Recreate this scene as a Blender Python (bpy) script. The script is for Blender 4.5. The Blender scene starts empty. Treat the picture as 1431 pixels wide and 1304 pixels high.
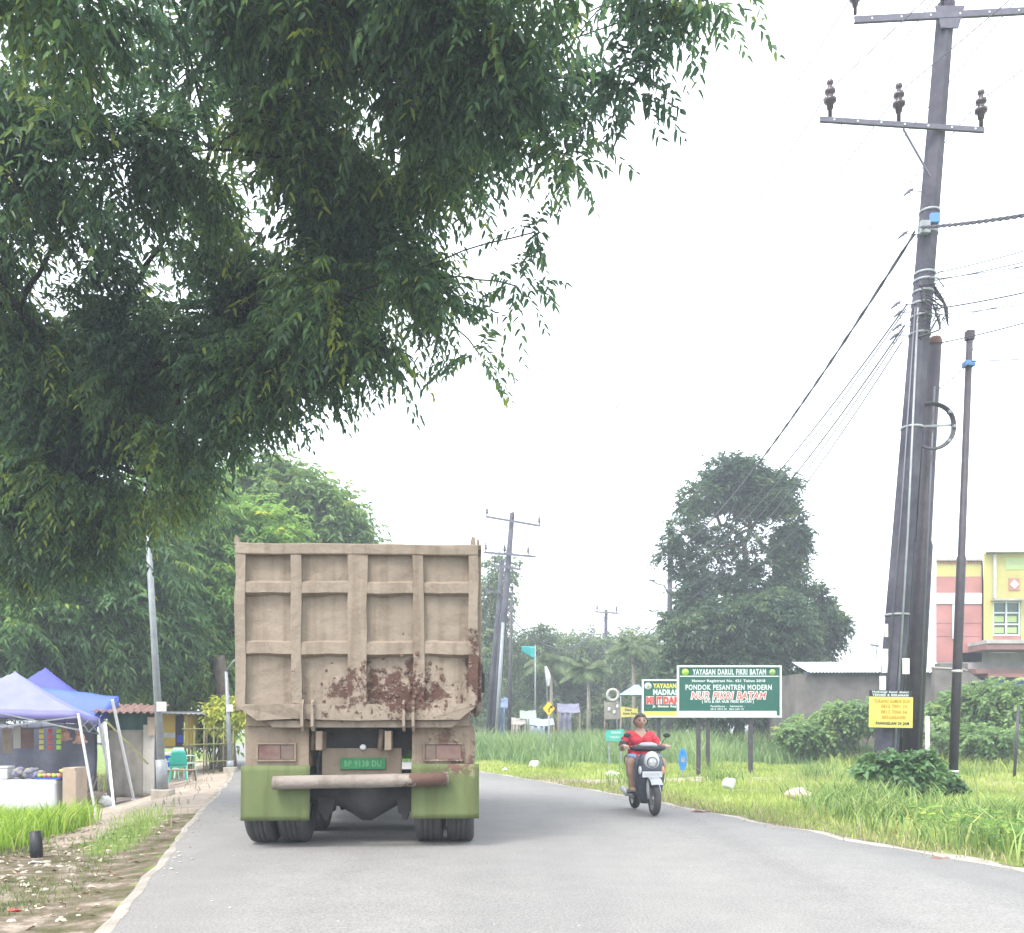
import bpy, bmesh, math, random
import numpy as np
from mathutils import Vector, Matrix, noise
random.seed(7); RNG = np.random.default_rng(11)
SC = bpy.context.scene
COL = SC.collection
F, HC, CX, HY = 1350.0, 1.27, 715.5, 1018.0      # lens in photo pixels, eye height, principal column, horizon row

# ------------------------------------------------------------------ terrain
LE = np.array([(-8,1.05),(6,-2.51),(13,-4.3),(23.8,-6.95),(40,-11.5),(70,-24),(120,-60),(200,-130)], float)
RE = np.array([(-8,8.9),(8.4,4.45),(10.7,3.8),(14.65,2.8),(18.2,1.95),(23,.6),(27,-.7),(40,-4.5),(70,-17),(120,-52),(200,-121)], float)
def road_l(y): return np.interp(y, LE[:,0], LE[:,1])
def road_r(y): return np.interp(y, RE[:,0], RE[:,1])
def sm(t, a, b):
    t = np.clip((t-a)/(b-a), 0, 1); return t*t*(3-2*t)
def gz(x, y):
    d = road_l(y)-x
    z = -.55*sm(d, .3, 3.5)*sm(y, 8, 20)
    e = np.where(d > 0, d, np.maximum(x-road_r(y), 0))
    z = z + sm(e, .2, 2.5)*(.035*np.sin(x*1.7+y*.6)*np.sin(y*1.3-x*.4)+.02*np.sin(x*4.1)*np.sin(y*3.7+1))
    return z - .03*sm(e, 0, .5) 
def GP(px, py):
    "point of the ground seen at a photo pixel"
    for D in np.arange(4, 260, .05):
        x = (px-CX)/F*D; z = HC+(HY-py)/F*D
        if z <= float(gz(x, D)): return Vector((x, D, float(gz(x, D))))
    return Vector(((px-CX)/F*200, 200, 0))
def P(px, py, D): return Vector(((px-CX)/F*D, D, HC+(HY-py)/F*D))
def onground(px, D):
    x = (px-CX)/F*D; return Vector((x, D, float(gz(x, D))))

# ------------------------------------------------------------------ mesh helpers
class MB:
    def __init__(s): s.v=[]; s.f=[]; s.s=[]
    def add(s, vs, fs, smooth=False):
        o=len(s.v); s.v += [tuple(v) for v in vs]
        for f in fs: s.f.append(tuple(i+o for i in f)); s.s.append(smooth)
        return s
    def box(s, x0,x1,y0,y1,z0,z1, bev=0, M=None):
        bm = bmesh.new(); bmesh.ops.create_cube(bm, size=1)
        for v in bm.verts: v.co = Vector(((x0+x1)/2+v.co.x*(x1-x0), (y0+y1)/2+v.co.y*(y1-y0), (z0+z1)/2+v.co.z*(z1-z0)))
        if bev: bmesh.ops.bevel(bm, geom=list(bm.edges), offset=bev, segments=2, profile=.5, affect='EDGES')
        if M is not None: bm.transform(M)
        bm.verts.index_update()
        s.add([v.co for v in bm.verts], [[v.index for v in f.verts] for f in bm.faces]); bm.free(); return s
    def bar(s, a, b, w, h, bev=0, up=(0,0,1)):
        a=Vector(a); b=Vector(b); d=(b-a); L=d.length; d.normalize(); u=Vector(up)
        if abs(d.dot(u))>.98: u=Vector((0,1,0))
        r=d.cross(u).normalized(); u=r.cross(d).normalized()
        M=Matrix(((r.x,d.x,u.x,a.x),(r.y,d.y,u.y,a.y),(r.z,d.z,u.z,a.z),(0,0,0,1)))
        return s.box(-w/2,w/2,0,L,-h/2,h/2,bev,M)
    def tube(s, pts, rad, n=8, cap=True, smooth=True):
        pts=[Vector(p) for p in pts]
        if not hasattr(rad,'__len__'): rad=[rad]*len(pts)
        vs=[]; fs=[]; ref=None
        for i,p in enumerate(pts):
            d=(pts[min(i+1,len(pts)-1)]-pts[max(i-1,0)])
            if d.length<1e-9: d=Vector((0,0,1))
            d.normalize()
            if ref is None: ref = Vector((1,0,0)) if abs(d.x)<.9 else Vector((0,1,0))
            r=(ref-d*ref.dot(d)).normalized(); ref=r; u=d.cross(r)
            for k in range(n):
                a=2*math.pi*k/n; vs.append(p+(r*math.cos(a)+u*math.sin(a))*rad[i])
        for i in range(len(pts)-1):
            for k in range(n):
                k2=(k+1)%n; fs.append((i*n+k,i*n+k2,(i+1)*n+k2,(i+1)*n+k))
        s.add(vs,fs,smooth)
        if cap:
            o=(len(pts)-1)*n; b=len(s.v)-len(vs)
            s.f.append(tuple(b+k for k in range(n))[::-1]); s.s.append(False)
            s.f.append(tuple(b+o+k for k in range(n))); s.s.append(False)
        return s
    def lathe(s, prof, o=(0,0,0), axis='Z', n=24, smooth=True):
        "prof: (radius, along-axis)"
        vs=[]; fs=[]; m=len(prof)
        for k in range(n):
            a=2*math.pi*k/n; c,q=math.cos(a),math.sin(a)
            for r,h in prof:
                p = {'Z':(r*c,r*q,h),'X':(h,r*c,r*q),'Y':(r*c,h,r*q)}[axis]
                vs.append((p[0]+o[0],p[1]+o[1],p[2]+o[2]))
        for k in range(n):
            k2=(k+1)%n
            for j in range(m-1): fs.append((k*m+j,k2*m+j,k2*m+j+1,k*m+j+1))
        return s.add(vs,fs,smooth)
    def prism(s, poly, y0, y1):
        "poly in x,z extruded along y"
        n=len(poly); vs=[(x,y0,z) for x,z in poly]+[(x,y1,z) for x,z in poly]
        fs=[tuple(range(n)), tuple(range(2*n-1,n-1,-1))]+[(i,i+n,(i+1)%n+n,(i+1)%n) for i in range(n)]
        return s.add(vs,fs)
    def ell(s, c, r, nu=16, nv=10, smooth=True, fn=None):
        vs=[];fs=[]
        for j in range(nv+1):
            t=math.pi*j/nv
            for i in range(nu):
                a=2*math.pi*i/nu; u=(math.sin(t)*math.cos(a),math.sin(t)*math.sin(a),math.cos(t))
                p=Vector((c[0]+u[0]*r[0],c[1]+u[1]*r[1],c[2]+u[2]*r[2]))
                vs.append(fn(p,u) if fn else p)
        for j in range(nv):
            for i in range(nu): fs.append((j*nu+i,(j+1)*nu+i,(j+1)*nu+(i+1)%nu,j*nu+(i+1)%nu))
        return s.add(vs,fs,smooth)
    def loft(s, rings, smooth=True, cap=True):
        n=len(rings[0]); vs=[p for r in rings for p in r]; fs=[]
        for i in range(len(rings)-1):
            for k in range(n): fs.append((i*n+k,i*n+(k+1)%n,(i+1)*n+(k+1)%n,(i+1)*n+k))
        b=len(s.v); s.add(vs,fs,smooth)
        if cap:
            s.f.append(tuple(b+k for k in range(n))[::-1]); s.s.append(False)
            s.f.append(tuple(b+(len(rings)-1)*n+k for k in range(n))); s.s.append(False)
        return s
    def build(s, name, mat, parent=None, fix=True):
        me=bpy.data.meshes.new(name); me.from_pydata(s.v,[],s.f)
        me.polygons.foreach_set('use_smooth', s.s)
        if fix:
            bm=bmesh.new(); bm.from_mesh(me); bmesh.ops.remove_doubles(bm,verts=bm.verts,dist=1e-5)
            bmesh.ops.recalc_face_normals(bm,faces=bm.faces); bm.to_mesh(me); bm.free()
        me.materials.append(mat); me.update()
        o=bpy.data.objects.new(name,me); COL.objects.link(o)
        if parent: o.parent=parent
        return o
def ring(cx, cy, z, hx, hy, n=20, p=2.4):
    out=[]
    for k in range(n):
        a=2*math.pi*k/n; c,q=math.cos(a),math.sin(a)
        out.append((cx+hx*math.copysign(abs(c)**(2/p),c), cy+hy*math.copysign(abs(q)**(2/p),q), z))
    return out
def tag(o, label=None, cat=None, group=None, kind=None):
    if label: o['label']=label
    if cat: o['category']=cat
    if group: o['group']=group
    if kind: o['kind']=kind
    return o
def thing(name, label, cat, loc=(0,0,0), rz=0, group=None):
    o=bpy.data.objects.new(name,None); o.empty_display_size=.2; COL.objects.link(o)
    o.location=loc; o.rotation_euler=(0,0,rz); return tag(o,label,cat,group)
def copy_tree(o, parent=None):
    c=o.copy(); COL.objects.link(c); c.parent=parent
    for ch in list(o.children): copy_tree(ch, c)
    return c
def np_mesh(name, V, faces_flat, sizes, mat, parent=None, tint=None, smooth=False):
    me=bpy.data.meshes.new(name)
    me.vertices.add(len(V)); me.vertices.foreach_set('co', V.astype(np.float32).ravel())
    me.loops.add(len(faces_flat)); me.loops.foreach_set('vertex_index', faces_flat.astype(np.int32))
    me.polygons.add(len(sizes)); st=np.concatenate([[0],np.cumsum(sizes)[:-1]]).astype(np.int32)
    me.polygons.foreach_set('loop_start', st)
    if smooth: me.polygons.foreach_set('use_smooth', np.ones(len(sizes),bool))
    if tint is not None:
        a=me.attributes.new('tint','FLOAT','FACE'); a.data.foreach_set('value', tint.astype(np.float32))
    me.update(calc_edges=True); me.validate()
    me.materials.append(mat)
    o=bpy.data.objects.new(name,me); COL.objects.link(o)
    if parent: o.parent=parent
    return o

# ------------------------------------------------------------------ materials
def new_mat(name):
    m=bpy.data.materials.new(name); m.use_nodes=True; nt=m.node_tree
    return m, nt, nt.nodes['Principled BSDF']
def N(nt, typ, **kw):
    n=nt.nodes.new(typ)
    for k,v in kw.items():
        if k in n.inputs: n.inputs[k].default_value=v
        else: setattr(n,k,v)
    return n
def c4(c): return (c[0],c[1],c[2],1)
def noise_node(nt, scale, detail=6, rough=.6, coord='Object'):
    tc=N(nt,'ShaderNodeTexCoord'); n=N(nt,'ShaderNodeTexNoise'); n.inputs['Scale'].default_value=scale
    n.inputs['Detail'].default_value=detail; n.inputs['Roughness'].default_value=rough
    nt.links.new(tc.outputs[coord], n.inputs['Vector']); return n
def ramp(nt, src, stops):
    r=N(nt,'ShaderNodeValToRGB'); e=r.color_ramp.elements
    while len(e)<len(stops): e.new(.5)
    for i,(p,c) in enumerate(stops): e[i].position=p; e[i].color=c4(c)
    nt.links.new(src, r.inputs['Fac']); return r
def mat(name, c, rough=.6, var=.25, scale=4, metal=0, bump=.15, c2=None, bscale=None, thr=(.35,.7), spec=.4):
    m,nt,b=new_mat(name)
    n=noise_node(nt,scale)
    cc=c2 or tuple(x*(1-var) for x in c)
    r=ramp(nt,n.outputs['Fac'],[(thr[0],cc),(thr[1],c)])
    nt.links.new(r.outputs['Color'], b.inputs['Base Color'])
    b.inputs['Roughness'].default_value=rough; b.inputs['Metallic'].default_value=metal
    b.inputs['Specular IOR Level'].default_value=spec
    if bump:
        n2=noise_node(nt, bscale or scale*6, 4); bp=N(nt,'ShaderNodeBump'); bp.inputs['Strength'].default_value=bump; bp.inputs['Distance'].default_value=.02
        nt.links.new(n2.outputs['Fac'],bp.inputs['Height']); nt.links.new(bp.outputs['Normal'],b.inputs['Normal'])
    return m
def leaf_mat(name, stops, trans=.35, rough=.45, tcol=None):
    m,nt,b=new_mat(name)
    a=N(nt,'ShaderNodeAttribute'); a.attribute_name='tint'
    r=ramp(nt,a.outputs['Fac'],stops)
    nt.links.new(r.outputs['Color'], b.inputs['Base Color']); b.inputs['Roughness'].default_value=rough
    b.inputs['Specular IOR Level'].default_value=.35
    t=N(nt,'ShaderNodeBsdfTranslucent'); mx=N(nt,'ShaderNodeMixShader'); mx.inputs['Fac'].default_value=trans
    hs=N(nt,'ShaderNodeHueSaturation'); hs.inputs['Value'].default_value=1.5; hs.inputs['Hue'].default_value=.485
    nt.links.new(r.outputs['Color'],hs.inputs['Color']); nt.links.new(hs.outputs['Color'],t.inputs['Color'])
    out=[x for x in nt.nodes if x.type=='OUTPUT_MATERIAL'][0]
    nt.links.new(b.outputs[0],mx.inputs[1]); nt.links.new(t.outputs[0],mx.inputs[2]); nt.links.new(mx.outputs[0],out.inputs['Surface'])
    return m

M={}
M['road']=None
M['bark']=mat('bark',(.16,.13,.10),.9,.5,6,bump=.6)
M['pale_bark']=mat('pale_bark',(.34,.31,.26),.9,.4,6,bump=.5)
M['concrete_pole']=mat('concrete_pole',(.095,.092,.115),.85,.45,2,bump=.3,c2=(.04,.038,.058))
M['steel_dark']=mat('steel_dark',(.035,.034,.05),.55,.4,5,bump=.1,c2=(.07,.06,.07))
M['steel_brown']=mat('steel_brown',(.075,.06,.075),.6,.3,4,bump=.1)
M['insulator']=mat('insulator',(.07,.05,.06),.25,.3,8,bump=0)
M['galv']=mat('galvanised',(.30,.33,.35),.5,.3,5,metal=.2,bump=.1)
M['wire']=mat('wire',(.06,.06,.075),.6,.1,2,bump=0)
M['thinwire']=mat('thin_wire',(.14,.15,.18),.5,.1,2,bump=0,metal=.3)
M['white']=mat('white_paint',(.62,.64,.65),.5,.12,5,bump=.05)
M['cloth_white']=mat('white_cloth',(.50,.53,.56),.8,.12,2.5,bump=.2)
M['carton']=mat('carton',(.42,.34,.26),.85,.2,5,bump=.1)
M['lilac']=mat('lilac_tent_fabric',(.205,.22,.42),.7,.2,2.5,bump=.2)
M['lilac_dark']=mat('lilac_valance',(.20,.19,.46),.7,.15,2,bump=.1)
M['purple']=mat('purple_tent_fabric',(.07,.08,.34),.7,.2,2,bump=.1)
M['blue']=mat('blue_tarp',(.06,.12,.5),.5,.25,2,bump=.15)
M['tarp_grey']=mat('dark_grey_tarp',(.09,.10,.14),.6,.4,3,bump=.4)
M['tarp_green']=mat('dark_green_tarp',(.035,.10,.085),.6,.3,3,bump=.3)
M['tarp_beige']=mat('beige_sheet',(.30,.285,.25),.8,.35,3,bump=.5)
M['tarp_pale']=mat('pale_sheet',(.46,.45,.41),.8,.2,3,bump=.4)
M['rust']=mat('rusted_sheet',(.13,.06,.05),.85,.5,4,bump=.3,c2=(.20,.13,.105))
M['yellow']=mat('yellow_paint',(.55,.40,.06),.6,.15,3,bump=.05)
M['roofgrey']=mat('grey_roof_sheet',(.58,.6,.58),.6,.3,3,bump=.2)
M['wood']=mat('weathered_wood',(.33,.27,.2),.85,.4,6,bump=.4)
M['bamboo']=mat('olive_bamboo',(.25,.26,.10),.7,.4,6,bump=.2)
M['plastic_green']=mat('green_plastic',(.03,.42,.33),.35,.1,3,bump=0)
M['plastic_pale']=mat('pale_green_plastic',(.5,.72,.66),.35,.1,3,bump=0)
M['plastic_blue']=mat('blue_plastic',(.03,.07,.45),.4,.1,3,bump=0)
M['plastic_red']=mat('red_plastic',(.5,.06,.05),.4,.1,3,bump=0)
M['orange']=mat('orange_plastic',(.75,.3,.15),.5,.3,9,bump=0)
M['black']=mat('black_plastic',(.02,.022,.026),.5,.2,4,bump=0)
M['tyre']=mat('tyre_rubber',(.045,.048,.055),.85,.4,7,bump=.3,c2=(.075,.072,.07))
M['rim']=mat('rim_metal',(.35,.35,.36),.4,.2,7,metal=.6,bump=0)
M['sticker']=mat('faded_paper',(.62,.62,.6),.8,.2,9,bump=0)
M['sign_green']=mat('sign_green',(.010,.10,.075),.45,.1,3,bump=0)
M['sign_white']=mat('sign_white',(.52,.60,.59),.5,.05,5,bump=0)
M['sign_red']=mat('sign_red',(.72,.06,.05),.5,.05,5,bump=0)
M['sign_yellow']=mat('sign_yellow',(.60,.54,.12),.5,.15,4,bump=0)
M['sign_lime']=mat('sign_lime',(.35,.62,.06),.5,.1,4,bump=0)
M['sign_olive']=mat('sign_olive',(.32,.42,.18),.5,.1,4,bump=0)
M['sign_ink']=mat('sign_black',(.02,.025,.04),.5,.1,4,bump=0)
M['sign_brown']=mat('faded_brown_ink',(.5,.28,.05),.6,.3,12,bump=0)
M['teal']=mat('teal_banner',(.02,.38,.38),.6,.2,3,bump=.1)
M['amber']=mat('amber_sign',(.9,.5,.03),.5,.1,3,bump=0)
M['wall']=mat('weathered_wall',(.21,.185,.17),.9,.45,1.2,bump=.3,c2=(.10,.095,.09))
M['pink']=mat('pink_plaster',(.43,.20,.185),.8,.3,.7,bump=.15)
M['yellow_plaster']=mat('yellow_plaster',(.47,.43,.17),.8,.25,.6,bump=.15)
M['grey_plaster']=mat('grey_plaster',(.45,.44,.42),.8,.35,1.5,bump=.15)
M['brown_plaster']=mat('brown_plaster',(.26,.15,.14),.8,.3,1.5,bump=.15)
M['glass']=mat('dark_glass',(.02,.05,.05),.1,.6,3,bump=0,c2=(.08,.12,.08),spec=.6)
M['stone']=mat('pale_stone',(.42,.38,.32),.9,.3,5,bump=.4)
M['bag']=mat('white_plastic_bag',(.8,.82,.82),.45,.15,8,bump=.5)
# ------------------------------------------------------------------ camera, light
cam=bpy.data.objects.new('camera',bpy.data.cameras.new('camera')); COL.objects.link(cam); SC.camera=cam
cam.location=(0,0,HC); cam.rotation_euler=(math.radians(90),0,0)
cam.data.sensor_fit='HORIZONTAL'; cam.data.sensor_width=36; cam.data.lens=F/1431*36
cam.data.shift_y=(HY-652)/1431; cam.data.clip_end=3000; cam.data.clip_start=.1
SUN_EL, SUN_AZ = math.radians(58), math.radians(215)       # azimuth measured clockwise from +Y
w=bpy.data.worlds.new('World'); SC.world=w; w.use_nodes=True; nt=w.node_tree
for n in list(nt.nodes): nt.nodes.remove(n)
sky=nt.nodes.new('ShaderNodeTexSky'); sky.sky_type='NISHITA'; sky.sun_disc=False; sky.sun_elevation=SUN_EL; sky.sun_rotation=SUN_AZ
sky.dust_density=4; sky.air_density=1.2
b1=nt.nodes.new('ShaderNodeBackground'); b1.inputs['Strength'].default_value=.08
nt.links.new(sky.outputs[0],b1.inputs['Color'])
b2=nt.nodes.new('ShaderNodeBackground'); b2.inputs['Strength'].default_value=1.0
tc=nt.nodes.new('ShaderNodeTexCoord'); sx=nt.nodes.new('ShaderNodeSeparateXYZ'); nt.links.new(tc.outputs['Generated'],sx.inputs[0])
cl=nt.nodes.new('ShaderNodeTexNoise'); cl.inputs['Scale'].default_value=1.6; cl.inputs['Detail'].default_value=5; nt.links.new(tc.outputs['Generated'],cl.inputs['Vector'])
ad=nt.nodes.new('ShaderNodeMath'); ad.operation='MULTIPLY_ADD'; nt.links.new(cl.outputs['Fac'],ad.inputs[0]); ad.inputs[1].default_value=.25; nt.links.new(sx.outputs['Z'],ad.inputs[2])
rp=nt.nodes.new('ShaderNodeValToRGB'); e=rp.color_ramp.elements; e[0].position=.05; e[0].color=(.80,.84,.90,1); e[1].position=.9; e[1].color=(1,1,1,1)
nt.links.new(ad.outputs[0],rp.inputs['Fac']); nt.links.new(rp.outputs['Color'],b2.inputs['Color'])
as_=nt.nodes.new('ShaderNodeAddShader'); nt.links.new(b1.outputs[0],as_.inputs[0]); nt.links.new(b2.outputs[0],as_.inputs[1])
wo=nt.nodes.new('ShaderNodeOutputWorld'); nt.links.new(as_.outputs[0],wo.inputs['Surface'])
sl=bpy.data.lights.new('sun','SUN'); sl.energy=1.3; sl.angle=math.radians(14); sl.color=(1,.96,.9)
so=bpy.data.objects.new('sun',sl); COL.objects.link(so)
sd=Vector((math.sin(SUN_AZ)*math.cos(SUN_EL),math.cos(SUN_AZ)*math.cos(SUN_EL),math.sin(SUN_EL)))
so.rotation_euler=sd.to_track_quat('Z','Y').to_euler(); so.location=sd*60
SC.view_settings.view_transform='Standard'; SC.view_settings.look='None'; SC.view_settings.exposure=1.36; SC.view_settings.gamma=1

# ------------------------------------------------------------------ ground
def axis_pts(lo,hi,step,far):
    a=list(np.arange(lo,hi+1e-6,step)); s=step; x=hi
    up=[]
    while x<far: s*=1.25; x+=s; up.append(x)
    s=step; x=lo; dn=[]
    while x>-far: s*=1.25; x-=s; dn.append(x)
    return np.array(dn[::-1]+a+up)
def mask_blobs(x,y,blobs):
    m=np.zeros_like(x)
    for bx,by,rx,ry,s in blobs: m=np.maximum(m, s*np.exp(-(((x-bx)/rx)**2+((y-by)/ry)**2)))
    return m
xs=axis_pts(-14,16,.22,520); ys=axis_pts(2,36,.22,520)
GX,GY=np.meshgrid(xs,ys); GZ=gz(GX,GY)
V=np.stack([GX,GY,GZ],-1).reshape(-1,3); nx=len(xs); ny=len(ys)
i=np.arange(ny-1)[:,None]*nx+np.arange(nx-1)[None,:]
fc=np.stack([i,i+1,i+nx+1,i+nx],-1).reshape(-1)
gm,nt,bs=new_mat('ground_soil_and_turf')
at=N(nt,'ShaderNodeAttribute'); at.attribute_name='dirt'
at2=N(nt,'ShaderNodeAttribute'); at2.attribute_name='sand'
n1=noise_node(nt,3.2,8,.65); n2=noise_node(nt,.5,4); n3=noise_node(nt,22,4)
turf=ramp(nt,n1.outputs['Fac'],[(.3,(.10,.15,.035)),(.55,(.19,.26,.07)),(.75,(.28,.34,.12))])
soil=ramp(nt,n1.outputs['Fac'],[(.3,(.07,.055,.04)),(.42,(.10,.10,.05)),(.52,(.17,.14,.105)),(.66,(.34,.29,.235))])
sand=ramp(nt,n1.outputs['Fac'],[(.3,(.27,.22,.18)),(.65,(.42,.36,.30))])
def mixm(fac_attr, noise_n, a, b, k=.9):
    mth=N(nt,'ShaderNodeMath',operation='MULTIPLY_ADD'); nt.links.new(noise_n.outputs['Fac'],mth.inputs[0]); mth.inputs[1].default_value=k; 
    nt.links.new(fac_attr.outputs['Fac'],mth.inputs[2])
    mr=N(nt,'ShaderNodeMapRange'); mr.inputs['From Min'].default_value=.5+k*.35; mr.inputs['From Max'].default_value=.62+k*.5
    nt.links.new(mth.outputs[0],mr.inputs['Value'])
    mx=N(nt,'ShaderNodeMix',data_type='RGBA'); nt.links.new(mr.outputs[0],mx.inputs['Factor'])
    nt.links.new(a,mx.inputs[6]); nt.links.new(b,mx.inputs[7]); return mx.outputs[2]
o1=mixm(at,n1,turf.outputs['Color'],soil.outputs['Color']); o2=mixm(at2,n1,o1,sand.outputs['Color'],.5)
nt.links.new(o2,bs.inputs['Base Color']); bs.inputs['Roughness'].default_value=.95; bs.inputs['Specular IOR Level'].default_value=.1
bp=N(nt,'ShaderNodeBump'); bp.inputs['Strength'].default_value=.8; bp.inputs['Distance'].default_value=.06; nt.links.new(n3.outputs['Fac'],bp.inputs['Height'])
nt.links.new(bp.outputs['Normal'],bs.inputs['Normal'])
g=np_mesh('ground',V,fc,np.full(len(fc)//4,4),gm,smooth=True); tag(g,kind='structure')
dl=road_l(GY)-GX; dr=GX-road_r(GY)
def D_left(x,y):   # bare soil on the left verge
    d=road_l(y)-x
    grassA=sm(d,1.75,2.3)*sm(y,8.6,10)*(1-sm(y,13.2,14.6))      # bright tall grass patch
    strip=np.exp(-((d-.75)/.38)**2)*sm(y,8.5,11)*(1-sm(y,14.5,16))
    return np.clip(1-1.0*grassA-.9*strip,0,1)
def S_left(x,y):
    d=road_l(y)-x
    return np.clip(sm(y,13.6,15.5)*(1-sm(y,25,31))*(1-sm(d,6,9))*(d>0)+ .9*np.exp(-((d-1.35)/.45)**2)*sm(y,9,12),0,1)
dirt=np.where(dl>0, D_left(GX,GY)*(1-sm(GY,30,45)), 0.)
dirt=np.maximum(dirt, np.where(dr>0, 1-sm(dr,.25,.8),0))
sandm=np.where(dl>0,S_left(GX,GY),0.)
side_road=[(3.2,24.0,2.6,.9,1),(1.2,23.6,2.2,1.1,1.1),(6,25.3,3,.6,1)]
bl=mask_blobs(GX,GY,side_road+[(14,23,9,.33,.95),(16.5,29.5,5,1.3,1.1),(22,24,9,.5,.9)])
sandm=np.maximum(sandm,np.where(dr>-.5,bl,0)); sandm=np.maximum(sandm,np.where(dr>0,(1-sm(dr,.1,.42))*.85,0))
for nm,a in (('dirt',dirt),('sand',sandm)):
    A=g.data.attributes.new(nm,'FLOAT','POINT'); A.data.foreach_set('value',a.astype(np.float32).ravel())

# road: a slab standing 3 cm proud of the ground
rm,nt,bs=new_mat('asphalt')
n1=noise_node(nt,.35,5,.6); n2=noise_node(nt,60,3,.7); n3=noise_node(nt,2.2,8,.7)
r1=ramp(nt,n1.outputs['Fac'],[(.3,(.194,.191,.185)),(.7,(.217,.214,.207))])
r2=ramp(nt,n2.outputs['Fac'],[(.3,(.6,.6,.6)),(.7,(1.3,1.3,1.3))])
r3=ramp(nt,n3.outputs['Fac'],[(.35,(.93,.93,.93)),(.6,(1.03,1.03,1.02))])
mA=N(nt,'ShaderNodeMix',data_type='RGBA',blend_type='MULTIPLY'); mA.inputs['Factor'].default_value=1; nt.links.new(r1.outputs[0],mA.inputs[6]); nt.links.new(r2.outputs[0],mA.inputs[7])
mB=N(nt,'ShaderNodeMix',data_type='RGBA',blend_type='MULTIPLY'); mB.inputs['Factor'].default_value=1; nt.links.new(mA.outputs[2],mB.inputs[6]); nt.links.new(r3.outputs[0],mB.inputs[7])
# worn wheel tracks running along the road (rotated coordinates)
tcx=N(nt,'ShaderNodeTexCoord'); mp=N(nt,'ShaderNodeMapping'); mp.inputs['Rotation'].default_value=(0,0,-math.radians(14)); mp.inputs['Scale'].default_value=(.9,.03,1)
nt.links.new(tcx.outputs['Object'],mp.inputs['Vector']); nw=N(nt,'ShaderNodeTexNoise'); nw.inputs['Scale'].default_value=1.1; nw.inputs['Detail'].default_value=3; nt.links.new(mp.outputs[0],nw.inputs['Vector'])
r4=ramp(nt,nw.outputs['Fac'],[(.35,(.93,.93,.935)),(.6,(1.04,1.04,1.035))])
mC=N(nt,'ShaderNodeMix',data_type='RGBA',blend_type='MULTIPLY'); mC.inputs['Factor'].default_value=1; nt.links.new(mB.outputs[2],mC.inputs[6]); nt.links.new(r4.outputs[0],mC.inputs[7])
# pale crumbs of stone
vo=N(nt,'ShaderNodeTexVoronoi'); vo.inputs['Scale'].default_value=9; nt.links.new(tcx.outputs['Object'],vo.inputs['Vector'])
lt=N(nt,'ShaderNodeMath',operation='LESS_THAN'); lt.inputs[1].default_value=.085; nt.links.new(vo.outputs['Distance'],lt.inputs[0])
sp=N(nt,'ShaderNodeMath',operation='GREATER_THAN'); sp.inputs[1].default_value=.62; nt.links.new(noise_node(nt,1.3,2).outputs['Fac'],sp.inputs[0])
mu=N(nt,'ShaderNodeMath',operation='MULTIPLY'); nt.links.new(lt.outputs[0],mu.inputs[0]); nt.links.new(sp.outputs[0],mu.inputs[1])
mD=N(nt,'ShaderNodeMix',data_type='RGBA'); nt.links.new(mu.outputs[0],mD.inputs['Factor']); nt.links.new(mC.outputs[2],mD.inputs[6]); mD.inputs[7].default_value=(.4,.39,.37,1)
nt.links.new(mD.outputs[2],bs.inputs['Base Color']); bs.inputs['Roughness'].default_value=.82; bs.inputs['Specular IOR Level'].default_value=.3
bp=N(nt,'ShaderNodeBump'); bp.inputs['Strength'].default_value=.35; bp.inputs['Distance'].default_value=.01; nt.links.new(n2.outputs['Fac'],bp.inputs['Height']); nt.links.new(bp.outputs['Normal'],bs.inputs['Normal'])
def jit(y,s,a=.05): return a*(noise.noise((y*.9,s,0))+.35*noise.noise((y*3.1,s,3)))
Y=np.concatenate([np.arange(-8,34,.15),np.arange(34,190,1.5)])
vs=[];fs=[]
for k,y in enumerate(Y):
    l=road_l(y)+jit(y,1.3); r=road_r(y)+jit(y,9.1,.1)
    m=[l-.04,l,l+(r-l)*.25,l+(r-l)*.5,l+(r-l)*.75,r,r+.05]; z=[-.1,.03,.045,.05,.045,.03,-.1]
    vs += [(a,y,b) for a,b in zip(m,z)]
for k in range(len(Y)-1):
    for j in range(6): fs.append((k*7+j,k*7+j+1,k*7+j+8,k*7+j+7))
rd=MB().add(vs,fs,True).build('road',rm); tag(rd,kind='structure')
# pale gritty shoulders beside the asphalt
sm_=mat('dirt_shoulder_grit',(.34,.315,.28),.95,.3,2,bump=.9,c2=(.24,.215,.185),bscale=30,thr=(.4,.6))
def shoulder(side):
    vs=[];fs=[];yy=Y[Y<60]
    for y in yy:
        if side=='l':
            e=road_l(y)+jit(y,1.3); a=e+.05+jit(y,4,.03); b=e-.05+jit(y,5,.08); 
            m=[a,e+.01,(e+b)/2-.02,b]; z=[.0315,.033,.015,float(gz(b,y))-.02]
            if True: z[2]=max(.008,float(gz(m[2],y))+.01)
        else:
            e=road_r(y)+jit(y,9.1,.1); a=e-.05+jit(y,6,.09); b=e+.22+abs(jit(y,7,.5))+ (.12 if y<11 else 0)
            m=[b,(e+b)/2,e-.01,a]; z=[float(gz(b,y))-.02,.014,.033,.0315]
        vs += [(p,y,q) for p,q in zip(m,z)]
    for k in range(len(yy)-1):
        for j in range(3): fs.append((k*4+j,k*4+j+1,k*4+j+5,k*4+j+4))
    return tag(MB().add(vs,fs,True).build('dirt_shoulder',sm_),kind='structure')
shoulder('l'); shoulder('r')

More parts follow.
